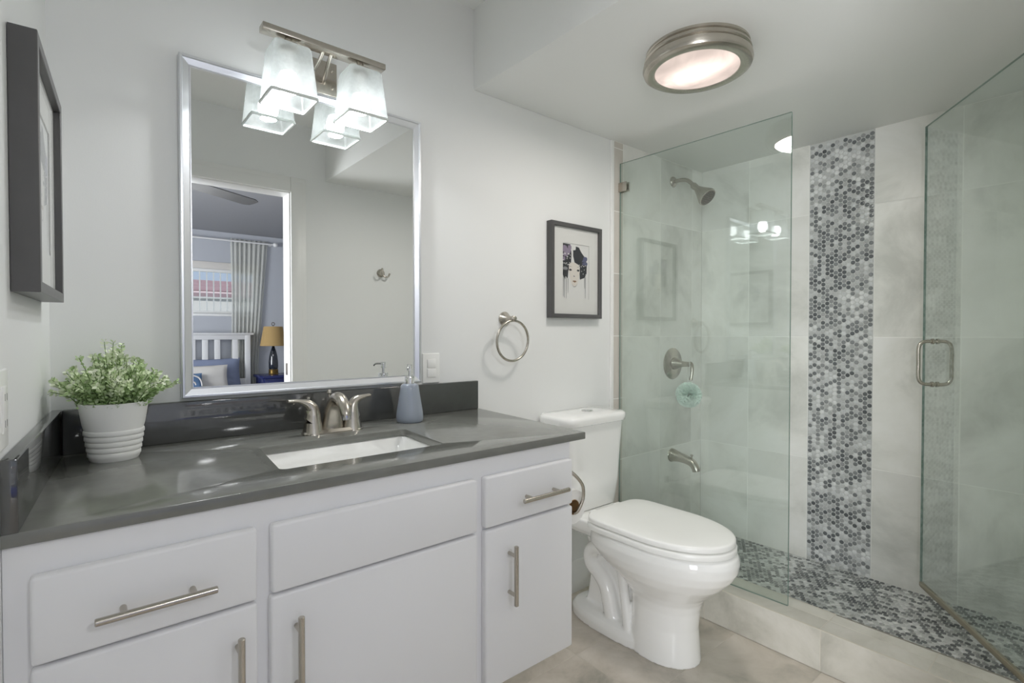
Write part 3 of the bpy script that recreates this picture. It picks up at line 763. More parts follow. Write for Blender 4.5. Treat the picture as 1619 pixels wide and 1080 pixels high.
# ------------------------------------------------------------------ framed pictures
def art_polys(tone):
    def blob(cx, cy, rx, ry, n=18, jit=0.12, seed=0):
        r_ = random.Random(seed)
        return [(cx + rx * math.cos(2 * math.pi * k / n) * (1 + r_.uniform(-jit, jit)), cy + ry * math.sin(2 * math.pi * k / n) * (1 + r_.uniform(-jit, jit))) for k in range(n)]
    L_ = []
    dk, pu, gy, fc, wh, lp, bl = 1, 2, 3, 4, 0, 5, 6
    # hair and hat masses
    L_.append((dk, [(0.02, 0.99), (0.30, 0.985), (0.34, 0.8), (0.32, 0.62), (0.22, 0.5), (0.20, 0.36), (0.12, 0.40), (0.10, 0.34), (0.02, 0.42)]))
    L_.append((dk, [(0.40, 0.97), (0.62, 0.95), (0.72, 0.86), (0.82, 0.80), (0.93, 0.66), (0.92, 0.48), (0.84, 0.40), (0.66, 0.36), (0.64, 0.52), (0.66, 0.60), (0.46, 0.66), (0.40, 0.78)]))
    for i, (x, y, r) in enumerate(((0.10, 0.90, 0.08), (0.22, 0.86, 0.09), (0.12, 0.80, 0.07), (0.28, 0.93, 0.06), (0.06, 0.72, 0.05), (0.86, 0.74, 0.07), (0.80, 0.68, 0.06), (0.90, 0.66, 0.05))):
        L_.append((pu if i < 5 else bl, blob(x, y, r * 1.15, r * 0.75, 14, 0.3, i)))
    L_.append((wh, blob(0.42, 0.94, 0.09, 0.055, 16, 0.12, 31)))
    r_ = random.Random(5)
    for i in range(46):   # lace-like speckles
        if i < 22: x, y = r_.uniform(0.03, 0.30), r_.uniform(0.58, 0.82)
        else: x, y = r_.uniform(0.50, 0.90), r_.uniform(0.46, 0.64)
        L_.append((wh, blob(x, y, 0.016, 0.009, 7, 0.4, 50 + i)))
    L_.append((gy, blob(0.10, 0.54, 0.10, 0.03, 12, 0.2, 90)))
    # face
    L_.append((fc, [(0.24, 0.62), (0.34, 0.665), (0.48, 0.66), (0.62, 0.62), (0.655, 0.52), (0.63, 0.40), (0.56, 0.28), (0.47, 0.222), (0.42, 0.218), (0.35, 0.26), (0.28, 0.38), (0.235, 0.5)]))
    L_.append((dk, [(0.46, 0.665), (0.80, 0.675), (0.80, 0.69), (0.46, 0.685)]))
    for ex in (0.29, 0.585):
        L_.append((dk, [(ex - 0.055, 0.525), (ex, 0.545), (ex + 0.06, 0.53), (ex + 0.04, 0.508), (ex - 0.02, 0.505)]))
        L_.append((gy, [(ex - 0.06, 0.575), (ex, 0.592), (ex + 0.06, 0.578), (ex, 0.582)]))
    L_.append((gy, [(0.43, 0.43), (0.47, 0.405), (0.43, 0.398), (0.40, 0.41)]))
    L_.append((lp, [(0.37, 0.32), (0.42, 0.337), (0.45, 0.33), (0.48, 0.337), (0.53, 0.32), (0.46, 0.296)]))
    # drips and jaw line
    for x, y0, y1 in ((0.03, 0.03, 0.40), (0.07, 0.01, 0.36), (0.135, 0.0, 0.38), (0.20, 0.1, 0.36), (0.86, 0.02, 0.42), (0.83, 0.2, 0.40)):
        L_.append((gy if x < 0.8 else 3, [(x, y0), (x + 0.012, y0), (x + 0.018, y1), (x - 0.004, y1)]))
    L_.append((gy, [(0.34, 0.27), (0.42, 0.212), (0.50, 0.222), (0.58, 0.29), (0.50, 0.235), (0.42, 0.224)]))
    return L_
def art_mats(k):
    c = lambda r, g, b: rgb(*(int(226 + (v - 226) * k) for v in (r, g, b)))
    nm = 'ink' if k == 1 else 'faint_ink'
    return [pm(nm + '_paper', c(226, 224, 222), 0.8, bump=0.02), pm(nm + '_dark', c(44, 44, 50), 0.8, bump=0.02), pm(nm + '_mauve', c(146, 132, 152), 0.8, bump=0.02), pm(nm + '_gray', c(140, 140, 142), 0.8, bump=0.02),
            pm(nm + '_skin', c(224, 216, 208), 0.8, bump=0.02), pm(nm + '_lips', c(140, 112, 88), 0.8, bump=0.02), pm(nm + '_blue', c(92, 94, 124), 0.8, bump=0.02)]
def picture(O, u, n, W, H, dep, fw, pr_, label, tone, loc):
    """O lower-left corner on the wall, u to the right, n out of the wall"""
    O = Vector(O); u = Vector(u); n = Vector(n); z = Vector((0, 0, 1))
    P = lambda a, b, d: O + u * a + z * b + n * d
    root = thing('framed_picture', label, 'picture', loc, 'framed pictures')
    bm = NB()
    rg = lambda i, d: [P(i, i, d), P(W - i, i, d), P(W - i, H - i, d), P(i, H - i, d)]
    loft(bm, [rg(fw, 0.001), rg(0, 0.001), rg(0, dep - 0.001), rg(0.001, dep), rg(fw - 0.001, dep), rg(fw, dep - 0.001), rg(fw, dep - 0.012)], False, False)
    mk('frame', bm, 'frame', root, 20)
    bm = NB(); a0, a1, b0, b1 = pr_
    d1 = dep - 0.014
    x0 = fw - 0.004
    outer = [(x0, x0), (W - x0, x0), (W - x0, H - x0), (x0, H - x0)]; inn = [(a0, b0), (a1, b0), (a1, b1), (a0, b1)]
    t = NB(); slab_hole(t, outer, inn, 0.0, 0.0016, 0)
    for v in t.verts: v.co = P(v.co.x, v.co.y, d1 + v.co.z)
    bmesh.ops.recalc_face_normals(t, faces=t.faces)
    mk('mat_board', t, 'mat', root, None, label='white mat board')
    bm = NB()
    Q = lambda a, b, h: bm.verts.new(P(a0 + (a1 - a0) * a, b0 + (b1 - b0) * b, d1 - 0.0012 + h))
    f = bm.faces.new([Q(-0.03, -0.03, 0), Q(1.03, -0.03, 0), Q(1.03, 1.03, 0), Q(-0.03, 1.03, 0)]); f.material_index = 0
    k_ = [Q(-0.03, -0.03, -0.004), Q(1.03, -0.03, -0.004), Q(1.03, 1.03, -0.004), Q(-0.03, 1.03, -0.004)]; bm.faces.new(k_[::-1])
    for i, (mi, poly) in enumerate(art_polys(0)):
        vs = [Q(min(1, max(0, a)), min(1, max(0, b)), 0.00010 + 0.000012 * i) for a, b in poly]
        es = [bm.edges.new((vs[j], vs[(j + 1) % len(vs)])) for j in range(len(vs))]
        r_ = bmesh.ops.triangle_fill(bm, use_beauty=True, edges=es, normal=n)
        for g in r_['geom']:
            if isinstance(g, bmesh.types.BMFace): g.material_index = mi
    for fc in bm.faces:
        fc.normal_update()
    mk('art_print', bm, art_mats(tone), root, None, label='ink print of a face under a flowered hat' if tone == 1 else 'pale faded print')
    bm = NB(); 
    g0 = [P(x0, x0, d1 + 0.004), P(W - x0, x0, d1 + 0.004), P(W - x0, H - x0, d1 + 0.004), P(x0, H - x0, d1 + 0.004)]
    g1 = [q + n * 0.002 for q in g0]
    loft(bm, [g0, g1]); mk('glazing', bm, 'pictglass', root, None)
picture((1.557, YW, 1.248), (1, 0, 0), (0, -1, 0), 0.327, 0.418, 0.032, 0.018, (0.079, 0.250, 0.087, 0.332), 'charcoal framed ink portrait of a face, hung above the toilet', 1, (1.72, YW, 1.248))
picture(LW(1.148, 0, 1.247), LU, LN, 0.358, 0.425, 0.037, 0.019, (0.085, 0.273, 0.09, 0.337), 'charcoal framed pale print seen edge-on on the left wall', 0.35, LW(1.32, 0, 1.247))

# ------------------------------------------------------------------ switch, outlet, towel ring, robe hook
root = thing('light_switch', 'white double rocker switch plate beside the mirror, above the backsplash', 'light switch', (0.9785, YW, 1.01))
bm = NB(); box(bm, 0.943, 1.014, YW - 0.006, YW - 0.0003, 0.9995, 1.108, 0.0035, 3); mk('plate', bm, 'plast', root)
for z0 in (1.021, 1.055):
    bm = NB(); box(bm, 0.961, 0.996, YW - 0.0095, YW - 0.004, z0, z0 + 0.031, 0.002, 2)
    mk('rocker', bm, 'plast', root)
root = thing('wall_outlet', 'white electrical outlet plate on the left wall above the side splash', 'outlet', LW(1.04, 0, 1.01))
RT = Matrix(((LU.x, 0, LN.x, 0), (LU.y, 0, LN.y, 0), (0, 1, 0, 0), (0, 0, 0, 1)))
RT.translation = LW(1.0435, 0, 0)
bm = NB(); box(bm, -0.0355, 0.0355, 1.012, 1.128, 0.0004, 0.006, 0.003, 3, mat=RT); mk('plate', bm, 'plast', root)
bm = NB(); box(bm, -0.0165, 0.0165, 1.036, 1.104, 0.004, 0.0085, 0.002, 2, mat=RT)
sk = mk('socket', bm, 'plast', root)
for z in (1.045, 1.083):
    for x in (-0.008, 0.006):
        bm = NB(); box(bm, x, x + 0.002, z, z + 0.010, 0.0082, 0.0088, mat=RT); mk('slot', bm, 'gap', sk)

TX, TZ = 1.322, 1.238
root = thing('towel_ring', 'brushed nickel towel ring mounted on the vanity wall below the portrait', 'towel ring', (TX, YW, TZ))
bm = NB(); lathe(bm, (TX, YW, TZ), [(0.029, 0.0005), (0.029, 0.004), (0.0265, 0.007), (0.017, 0.02), (0.011, 0.037), (0.0095, 0.048), (0.0105, 0.052), (0.012, 0.058), (0.011, 0.066), (0.004, 0.070)], (0, -1, 0), 32); mk('mount', bm, 'nick', root, 40)
bm = NB()
RR = 0.080
tube(bm, [(TX + RR * math.sin(2 * math.pi * k / 56), YW - 0.058 + 0.004 * (1 - math.cos(2 * math.pi * k / 56)), TZ - 0.008 - RR + RR * math.cos(2 * math.pi * k / 56)) for k in range(56)], 0.0052, 12, closed=True)
mk('ring', bm, 'nick', root, 60)

HX, HZ = 1.535, 1.576
root = thing('robe_hook', 'small brushed nickel robe hook on the wall opposite the mirror', 'hook', (HX, YF, HZ))
bm = NB(); lathe(bm, (HX, YF, HZ), [(0.027, 0.0005), (0.027, 0.004), (0.022, 0.008), (0.012, 0.018), (0.009, 0.03)], (0, 1, 0), 28); mk('mount', bm, 'nick', root, 40)
bm = NB(); tube(bm, [(HX, YF + 0.024, HZ + 0.03), (HX, YF + 0.03, HZ + 0.012), (HX, YF + 0.03, HZ - 0.018)], [0.006, 0.0065, 0.006], 12, 4)
for s in (-1, 1): tube(bm, [(HX, YF + 0.03, HZ - 0.014), (HX + s * 0.016, YF + 0.036, HZ - 0.026), (HX + s * 0.034, YF + 0.042, HZ - 0.022), (HX + s * 0.044, YF + 0.044, HZ - 0.002)], [0.0055, 0.005, 0.005, 0.006], 12, 5)
mk('prongs', bm, 'nick', root, 60)

# ------------------------------------------------------------------ toilet paper
TPX, TPY, TPZ = 1.158, 1.14, 0.648
root = thing('toilet_paper_holder', 'brushed nickel curved paper holder on the side of the vanity', 'paper holder', (cxr(1.11), 1.11, 0.76))
bm = NB(); lathe(bm, (cxr(1.155) - 0.0005, 1.155, 0.765), [(0.022, 0), (0.022, 0.004), (0.014, 0.012), (0.010, 0.03)], (1, 0, 0), 28); mk('mount', bm, 'nick', root, 40)
bm = NB(); tube(bm, [(cxr(1.155) + 0.026, 1.155, 0.765), (cxr(1.155) + 0.034, 1.125, 0.768), (cxr(1.11) + 0.052, 1.092, 0.757), (1.174, 1.081, 0.722), (1.183, 1.081, 0.690), (1.178, 1.083, 0.662), (TPX + 0.006, 1.093, 0.632), (TPX, 1.12, 0.630), (TPX, 1.20, 0.630)], 0.0052, 12, 7); mk('arm', bm, 'nick', root, 60)
root = thing('toilet_paper_roll', 'white toilet paper roll on the curved holder beside the vanity', 'toilet paper', (TPX, TPY, TPZ - 0.055))
bm = NB(); lathe(bm, (TPX, 1.098, TPZ), [(0.0225, 0.001), (0.052, 0), (0.053, 0.002), (0.053, 0.099), (0.052, 0.1), (0.0225, 0.099), (0.0225, 0.001)], (0, 1, 0), 40, False, False)
mk('paper', bm, 'tissue', root, 40)
bm = NB(); lathe(bm, (TPX, 1.097, TPZ), [(0.0215, 0), (0.0228, 0), (0.0228, 0.102), (0.0215, 0.102), (0.0215, 0)], (0, 1, 0), 32, False, False); mk('cardboard_core', bm, 'tube', root, 40, label='brown cardboard core')

# ------------------------------------------------------------------ toilet
TCX = 1.672
root = thing('toilet', 'white two-piece toilet with closed lid between vanity and shower curb', 'toilet', (TCX, 1.25, 0))
def egg(cx, yf, yb, hw, pf=2.0, pb=2.6, n=64, split=0.52, taper=0.0):
    """plan outline: front half elliptical, back half squarer"""
    ym = yf + (yb - yf) * split
    out = []
    for k in range(n):
        a = 2 * math.pi * k / n
        c, s = math.cos(a), math.sin(a)
        p = pb if s > 0 else pf
        L_ = (yb - ym) if s > 0 else (ym - yf)
        tp = 1 - taper * max(0, s) ** 1.6
        out.append((cx + tp * hw * math.copysign(abs(c) ** (2 / p), c), ym + L_ * math.copysign(abs(s) ** (2 / p), s)))
    return out
def eggz(z, *a, **k): return [Vector((p[0], p[1], z)) for p in egg(TCX, *a, **k)]
bm = NB()
# rim and bowl, narrowing into the front pedestal
loft(bm, [eggz(0.425, 0.862, 1.40, 0.172), eggz(0.418, 0.850, 1.42, 0.182), eggz(0.395, 0.845, 1.42, 0.187), eggz(0.365, 0.850, 1.42, 0.186), eggz(0.335, 0.868, 1.38, 0.178), eggz(0.300, 0.900, 1.33, 0.160),
          eggz(0.270, 0.935, 1.285, 0.139), eggz(0.243, 0.962, 1.255, 0.121), eggz(0.218, 0.978, 1.24, 0.109), eggz(0.185, 0.987, 1.235, 0.102), eggz(0.12, 0.992, 1.235, 0.099), eggz(0.05, 0.987, 1.245, 0.104), eggz(0.0, 0.983, 1.25, 0.107)])
# tank deck, narrowing towards the underside
def deck(z, hw, y0, y1): return [Vector((p[0], p[1], z)) for p in rrect(TCX, (y0 + y1) / 2, hw, (y1 - y0) / 2, 0.03, 6)]
loft(bm, [deck(0.436, 0.128, 1.30, 1.615), deck(0.431, 0.134, 1.30, 1.618), deck(0.395, 0.132, 1.28, 1.615), deck(0.375, 0.120, 1.26, 1.60), deck(0.355, 0.090, 1.24, 1.56)])
# web that carries the trapway, and the foot
prism(bm, [(1.20, 0.0), (1.50, 0.0), (1.468, 0.10), (1.452, 0.20), (1.458, 0.285), (1.505, 0.38), (1.2, 0.38)], -0.040, 0.040, 0.012, 3, mat=Matrix(((0, 0, 1, TCX), (1, 0, 0, 0), (0, 1, 0, 0), (0, 0, 0, 1))))
ft = lambda z, hw, y0, y1: [Vector((p[0], p[1], z)) for p in egg(TCX, y0, y1, hw, 2.2, 2.6)]
loft(bm, [ft(0.0, 0.112, 1.06, 1.555), ft(0.032, 0.112, 1.06, 1.555), ft(0.050, 0.104, 1.07, 1.54), ft(0.062, 0.080, 1.09, 1.50)])
# trapway relief on both flanks
for s in (-1, 1):
    xx = TCX + s * 0.056
    tube(bm, [(xx - s * 0.03, 1.25, 0.30), (xx - s * 0.005, 1.30, 0.302), (xx, 1.345, 0.312), (xx, 1.395, 0.312), (xx, 1.432, 0.280), (xx, 1.428, 0.236), (xx, 1.388, 0.208), (xx, 1.350, 0.170), (xx, 1.332, 0.115), (xx, 1.318, 0.066), (xx, 1.300, 0.03)], [0.028, 0.030, 0.030, 0.031, 0.031, 0.031, 0.031, 0.033, 0.034, 0.035, 0.036], 20, 6)
    tube(bm, [(xx + s * 0.012, 1.275, 0.33), (xx + s * 0.012, 1.262, 0.24), (xx + s * 0.016, 1.245, 0.15), (xx + s * 0.020, 1.225, 0.04)], [0.024, 0.020, 0.018, 0.022], 16, 6)
bowl = mk('bowl', bm, 'porc', root, 60)
md = bowl.modifiers.new('blend', 'REMESH'); md.mode = 'VOXEL'; md.voxel_size = 0.0042; md.use_smooth_shade = True
ms = bowl.modifiers.new('soften', 'SMOOTH'); ms.factor = 0.5; ms.iterations = 6
# seat and lid
def slab(z0, z1, yf, yb, hw, e=0.006, dome=0.0, pb=11.0):
    b = NB()
    def eggz(z, *a): return [Vector((p[0], p[1], z)) for p in egg(TCX, *a, taper=0.19, split=0.50)]
    R_ = [eggz(z0, yf + e, yb - e, hw - e, 2.05, pb), eggz(z0 + e * 0.4, yf, yb, hw, 2.05, pb), eggz(z1 - e, yf, yb, hw, 2.05, pb), eggz(z1 - e * 0.3, yf + e * 0.35, yb - e * 0.35, hw - e * 0.35, 2.05, pb), eggz(z1, yf + e * 1.3, yb - e * 1.3, hw - e * 1.3, 2.05, pb)]
    if dome:
        for q in (0.75, 0.5, 0.25): R_.append([Vector((TCX + (v.x - TCX) * q, (yf + yb) / 2 + (v.y - (yf + yb) / 2) * q, z1 + dome * (1 - q * q))) for v in R_[4]])
    loft(b, R_); return b
mk('seat', slab(0.4265, 0.449, 0.858, 1.385, 0.181), 'plast', root, 50)
mk('seat_lid', slab(0.4515, 0.474, 0.862, 1.382, 0.178, 0.007, 0.004), 'plast', root, 50)
bm = NB()
for s in (-1, 1):
    bm = NB(); box(bm, TCX + s * 0.075 - 0.02, TCX + s * 0.075 + 0.02, 1.374, 1.415, 0.432, 0.462, 0.008, 3); mk('hinge_cap', bm, 'plast', root)
# tank
tk = lambda z, hw, y0, y1, r=0.035: [Vector((p[0], p[1], z)) for p in rrect(TCX, (y0 + y1) / 2, hw, (y1 - y0) / 2, r, 8)]
bm = NB(); loft(bm, [tk(0.437, 0.140, 1.468, 1.61), tk(0.442, 0.147, 1.462, 1.615), tk(0.55, 0.160, 1.452, 1.62), tk(0.70, 0.176, 1.444, 1.625, 0.05), tk(0.7995, 0.185, 1.438, 1.628, 0.055)])
mk('tank', bm, 'porc', root, 50)
bm = NB(); loft(bm, [tk(0.800, 0.188, 1.434, 1.632, 0.05), tk(0.804, 0.196, 1.426, 1.634, 0.065), tk(0.826, 0.199, 1.422, 1.634, 0.068), tk(0.836, 0.196, 1.426, 1.632, 0.066), tk(0.841, 0.186, 1.438, 1.625, 0.06), tk(0.843, 0.10, 1.49, 1.58, 0.03)])
tl = mk('tank_lid', bm, 'porc', root, 50)
bm = NB(); lathe(bm, (TCX + 0.018, 1.525, 0.8425), [(0.026, 0), (0.026, 0.003), (0.024, 0.0045), (0.0215, 0.0035), (0.021, 0.006), (0.002, 0.0065)], n=32); mk('flush_button', bm, 'chrome', tl, 40, label='chrome flush button')
bm = NB(); lathe(bm, (TCX + 0.148, 1.50, 0.432), [(0.012, 0), (0.012, 0.03)], n=16); mk('tank_bolt', bm, 'black', root, 40, label='black tank bolt')

# ------------------------------------------------------------------ shower glass and door
ZG0, ZG1 = 0.1455, 2.008
root = thing('shower_screen', 'fixed clear glass shower panel standing on the curb behind the toilet', 'glass panel', (XG, 1.25, ZG0))
def pane(O, u, W, z0, z1, th=0.009):
    """glass slab from O along u, with greenish edge faces"""
    O = Vector(O); u = Vector(u).normalized(); n = Vector((u.y, -u.x, 0))
    b = NB()
    q = []
    for d in (-th / 2, th / 2):
        for a, z in ((0, z0), (W, z0), (W, z1), (0, z1)): q.append(b.verts.new((O + u * a + n * d) + Vector((0, 0, z))))
    for f, mi in (((0, 1, 2, 3), 0), ((7, 6, 5, 4), 0), ((0, 4, 5, 1), 1), ((1, 5, 6, 2), 1), ((2, 6, 7, 3), 1), ((3, 7, 4, 0), 1)):
        fc = b.faces.new([q[k] for k in f]); fc.material_index = mi
    bmesh.ops.recalc_face_normals(b, faces=b.faces)
    return b
mk('glass_pane', pane((XG - 0.022, 0.838, 0), (-0.014, YW - 0.010 - 0.838, 0), YW - 0.010 - 0.838, ZG0, ZG1), ['glass', 'glassedge'], root, None)
XW = XG - 0.035
def clip(z, nm='clip'):
    b = NB(); box(b, XW - 0.014, XW - 0.0055, 1.585, YW - 0.008, z, z + 0.045, 0.002); box(b, XW + 0.0055, XW + 0.014, 1.585, YW - 0.008, z, z + 0.045, 0.002); box(b, XW - 0.014, XW + 0.014, YW - 0.0095, YW - 0.0075, z, z + 0.045)
    return mk(nm, b, 'nick', root, label='brushed nickel wall clip')
clip(1.868)
DH = Vector((2.08, 0.160, 0)); DE = Vector((2.640, 0.557, 0)); du = (DE - DH).normalized(); DW = (DE - DH).length
dn = Vector((du.y, -du.x, 0))
root = thing('shower_door', 'clear glass shower door swung open into the shower', 'shower door', (2.36, 0.36, ZG0))
mk('glass_pane', pane(DH, du, DW, 0.158, 2.014), ['glass', 'glassedge'], root, None)
bm = NB(); RM = Matrix(((du.x, dn.x, 0, DH.x), (du.y, dn.y, 0, DH.y), (0, 0, 1, 0), (0, 0, 0, 1)))
box(bm, 0.0, DW, -0.0065, 0.0065, 0.147, 0.164, 0.001, mat=RM); box(bm, 0.0, DW, -0.004, 0.014, 0.142, 0.150, 0.002, mat=RM)
mk('bottom_sweep', bm, 'seal', root, label='vinyl bottom sweep')
bm = NB()
ha = DW - 0.085
for s in (-1, 1):
    ys = s * 0.055
    pts = []
    P = [(0, 1.148), (ys * 0.55, 1.148), (ys * 0.86, 1.140), (ys, 1.118), (ys, 1.064), (ys, 1.01), (ys * 0.86, 0.988), (ys * 0.55, 0.980), (0, 0.980)]
    tube(bm, [RM @ Vector((ha, y, z)) for y, z in P], 0.0068, 14, 5)
for z in (1.148, 0.980):
    lathe(bm, RM @ Vector((ha, -0.012, z)), [(0.011, 0), (0.011, 0.007)], dn, 20); lathe(bm, RM @ Vector((ha, 0.005, z)), [(0.011, 0), (0.011, 0.007)], dn, 20)
mk('handle', bm, 'nick', root, 50, label='brushed nickel back-to-back pull handle')
for z in (0.35, 1.75):
    bm = NB(); box(bm, -0.01, 0.055, -0.013, 0.013, z, z + 0.09, 0.003, mat=RM); tube(bm, [RM @ Vector((-0.004, 0.0, z + 0.005)), RM @ Vector((-0.004, 0.0, z + 0.085))], 0.012, 16); box(bm, 2.055, 2.105, YF + 0.0085, 0.165, z, z + 0.09, 0.003); mk('hinge', bm, 'nick', root)

# ------------------------------------------------------------------ shower fittings
HXS = 2.497
TY = YW - 0.008      # tile face
root = thing('showerhead', 'brushed nickel shower head high on the tiled shower wall', 'showerhead', (HXS, TY, 2.004))
bm = NB(); lathe(bm, (HXS, TY, 2.004), [(0.029, 0), (0.029, 0.003), (0.024, 0.010), (0.012, 0.014)], (0, -1, 0), 28); mk('flange', bm, 'nick', root, 40)
bm = NB(); tube(bm, [(HXS, TY - 0.002, 2.004), (HXS, TY - 0.05, 2.004), (HXS, TY - 0.09, 1.992), (HXS, TY - 0.125, 1.957)], 0.0105, 14, 6); mk('arm', bm, 'nick', root, 60)
ax = Vector((0.0, -0.72, -0.70)).normalized(); c0 = Vector((HXS, TY - 0.122, 1.960))
bm = NB(); lathe(bm, c0, [(0.0135, -0.004), (0.017, 0.0), (0.017, 0.016), (0.014, 0.022), (0.018, 0.034), (0.027, 0.058), (0.040, 0.085), (0.0475, 0.102), (0.049, 0.110), (0.047, 0.116), (0.043, 0.117)], ax, 36); hd = mk('head', bm, 'nick', root, 50)
bm = NB(); lathe(bm, c0, [(0.0425, 0.1165), (0.0425, 0.119), (0.038, 0.120), (0.001, 0.120)], ax, 32)
x_, y_, z_ = basis(ax)
for rr, nn in ((0.012, 6), (0.024, 12), (0.034, 18)):
    for k in range(nn):
        a = 2 * math.pi * k / nn
        lathe(bm, c0 + ax * 0.1195 + (x_ * math.cos(a) + y_ * math.sin(a)) * rr, [(0.0028, 0), (0.0018, 0.003)], ax, 8, mi=1)
mk('spray_face', bm, ['nickd', 'black'], hd, 40)
VX, VZ = 2.500, 1.014
root = thing('shower_valve', 'round brushed nickel shower valve with lever on the tiled wall', 'shower valve', (VX, TY, VZ))
bm = NB(); lathe(bm, (VX, TY, VZ), [(0.086, 0), (0.086, 0.003), (0.082, 0.007), (0.055, 0.010), (0.050, 0.014), (0.034, 0.014)], (0, -1, 0), 44); mk('escutcheon', bm, 'nick', root, 40)
bm = NB(); lathe(bm, (VX, TY, VZ), [(0.034, 0.013), (0.030, 0.03), (0.018, 0.055), (0.0135, 0.072), (0.0135, 0.098), (0.011, 0.1)], (0, -1, 0), 28)
tube(bm, [(VX, TY - 0.088, VZ), (VX + 0.018, TY - 0.100, VZ + 0.002), (VX + 0.024, TY - 0.104, VZ - 0.018), (VX + 0.022, TY - 0.104, VZ - 0.05), (VX + 0.016, TY - 0.102, VZ - 0.086)], [0.0125, 0.0115, 0.0105, 0.0095, 0.008], 14, 5)
mk('lever', bm, 'nick', root, 50)
SZ_ = 0.512
root = thing('tub_spout', 'brushed nickel tub spout low on the tiled shower wall', 'spout', (HXS, TY, SZ_))
bm = NB(); tube(bm, [(HXS, TY, SZ_), (HXS, TY - 0.012, SZ_), (HXS, TY - 0.05, SZ_ - 0.004), (HXS, TY - 0.09, SZ_ - 0.010), (HXS, TY - 0.125, SZ_ - 0.022), (HXS, TY - 0.145, SZ_ - 0.046), (HXS, TY - 0.150, SZ_ - 0.062)], [0.038, 0.034, 0.026, 0.023, 0.0215, 0.021, 0.0205], 24, 6); mk('spout_body', bm, 'nick', root, 50)
bm = NB(); lathe(bm, (HXS, TY - 0.122, SZ_ - 0.002), [(0.004, 0), (0.004, 0.016), (0.007, 0.017), (0.007, 0.024), (0.004, 0.026)], n=16); mk('diverter_knob', bm, 'nick', root, 40)
# mint bath puff on the lever
PC = Vector((VX + 0.02, TY - 0.088, VZ - 0.165))
root = thing('bath_puff', 'mint green mesh bath puff hanging from the shower valve lever', 'bath puff', PC)
bm = NB(); lid2 = []
rp = random.Random(3)
for i in range(130):
    d = Vector((rp.gauss(0, 1), rp.gauss(0, 1), rp.gauss(0, 1))).normalized()
    x, y, _ = basis(d); a0 = rp.uniform(0, 6.28); ax_ = x * math.cos(a0) + y * math.sin(a0); bx_ = d.cross(ax_)
    L0, L1 = 0.020, rp.uniform(0.064, 0.070); n_ = 14; rows = []
    for r_i in range(4):
        rr = L0 + (L1 - L0) * r_i / 3; row = []
        for k in range(n_ + 1):
            s = (k / n_ - 0.5) * 0.9
            ang = d * math.cos(s) + ax_ * math.sin(s)
            wv = 0.010 * (r_i / 3) * math.sin(k * 1.5 + i)
            row.append(ang.normalized() * rr + bx_ * wv)
        rows.append([PC + p for p in row])
    loft(bm, rows, False, False, closed=False)
mk('ruffle', bm, 'mesh_puff', root, 60)
bm = NB(); tube(bm, [PC + Vector((0, 0, 0.04)), PC + Vector((-0.006, -0.01, 0.10)), Vector((VX - 0.002, TY - 0.105, VZ + 0.012)), Vector((VX + 0.002, TY - 0.094, VZ + 0.015)), Vector((VX + 0.006, TY - 0.08, VZ - 0.02)), PC + Vector((0.006, 0.006, 0.05))], 0.0018, 8, 6); mk('cord', bm, 'tissue', root, 60, label='white hanging cord')

# ------------------------------------------------------------------ ceiling light
CLX, CLY = 1.580, 0.946
root = thing('ceiling_light', 'round brushed nickel flush ceiling light with alabaster glass', 'ceiling light', (CLX, CLY, ZS))
bm = NB(); lathe(bm, (CLX, CLY, ZS), [(0.1440, 0.0002), (0.1632, 0.0002), (0.1642, 0.008), (0.1594, 0.012), (0.1594, 0.015), (0.1670, 0.018), (0.1690, 0.026), (0.1632, 0.031), (0.1632, 0.034), (0.1709, 0.038), (0.1728, 0.050), (0.1690, 0.060), (0.1594, 0.066), (0.1440, 0.067), (0.1344, 0.0645), (0.1315, 0.060)], (0, 0, -1), 72, cap1=False); mk('ring_housing', bm, 'nick', root, 35)
bm = NB(); lathe(bm, (CLX, CLY, ZS), [(0.1330, 0.060), (0.1330, 0.0625), (0.1152, 0.0650), (0.0864, 0.0675), (0.0480, 0.0695), (0.0010, 0.070)], (0, 0, -1), 64); lens = mk('glass_lens', bm, 'alab', root, 60, label='glowing alabaster glass')
ld = bpy.data.lights.new('ceiling_lamp', 'AREA'); ld.shape = 'DISK'; ld.size = 0.26; ld.energy = CEIL_W; ld.color = (1.0, 0.95, 0.90)
lo = bpy.data.objects.new('ceiling_lamp', ld); COL.objects.link(lo); lo.location = (CLX, CLY, ZS - 0.073)

# ------------------------------------------------------------------ bedroom beyond the doorway (seen in the mirror)
BZC = 2.405
WX0, WX1, WZ0, WZ1 = 0.05, 1.735, 1.415, 1.955     # high window
VX0, VX1, VZ0, VZ1 = -2.25, -0.75, 0.40, 2.10      # added unseen window in the left wall, for the fill lamp (y range)
bm = NB()
def wallx(x0, x1, z0, z1): box(bm, x0, x1, YB - 0.14, YB, z0, z1)
wallx(XBL, WX0, 0, BZC); wallx(WX0, WX1, 0, WZ0); wallx(WX0, WX1, WZ1, BZC); wallx(WX1, XBR, 0, BZC)
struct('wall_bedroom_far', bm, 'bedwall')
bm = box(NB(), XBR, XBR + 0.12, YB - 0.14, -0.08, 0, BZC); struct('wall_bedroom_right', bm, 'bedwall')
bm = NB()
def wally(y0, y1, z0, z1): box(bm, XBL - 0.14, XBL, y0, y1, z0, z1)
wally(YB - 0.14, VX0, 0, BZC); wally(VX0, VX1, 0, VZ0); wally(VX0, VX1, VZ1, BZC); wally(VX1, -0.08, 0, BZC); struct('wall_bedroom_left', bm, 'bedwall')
bm = NB(); box(bm, XBL, -0.46, -0.08, 0.04, 0, BZC); box(bm, 2.95, XBR, -0.08, 0.04, 0, BZC); struct('wall_bedroom_near', bm, 'bedwall')
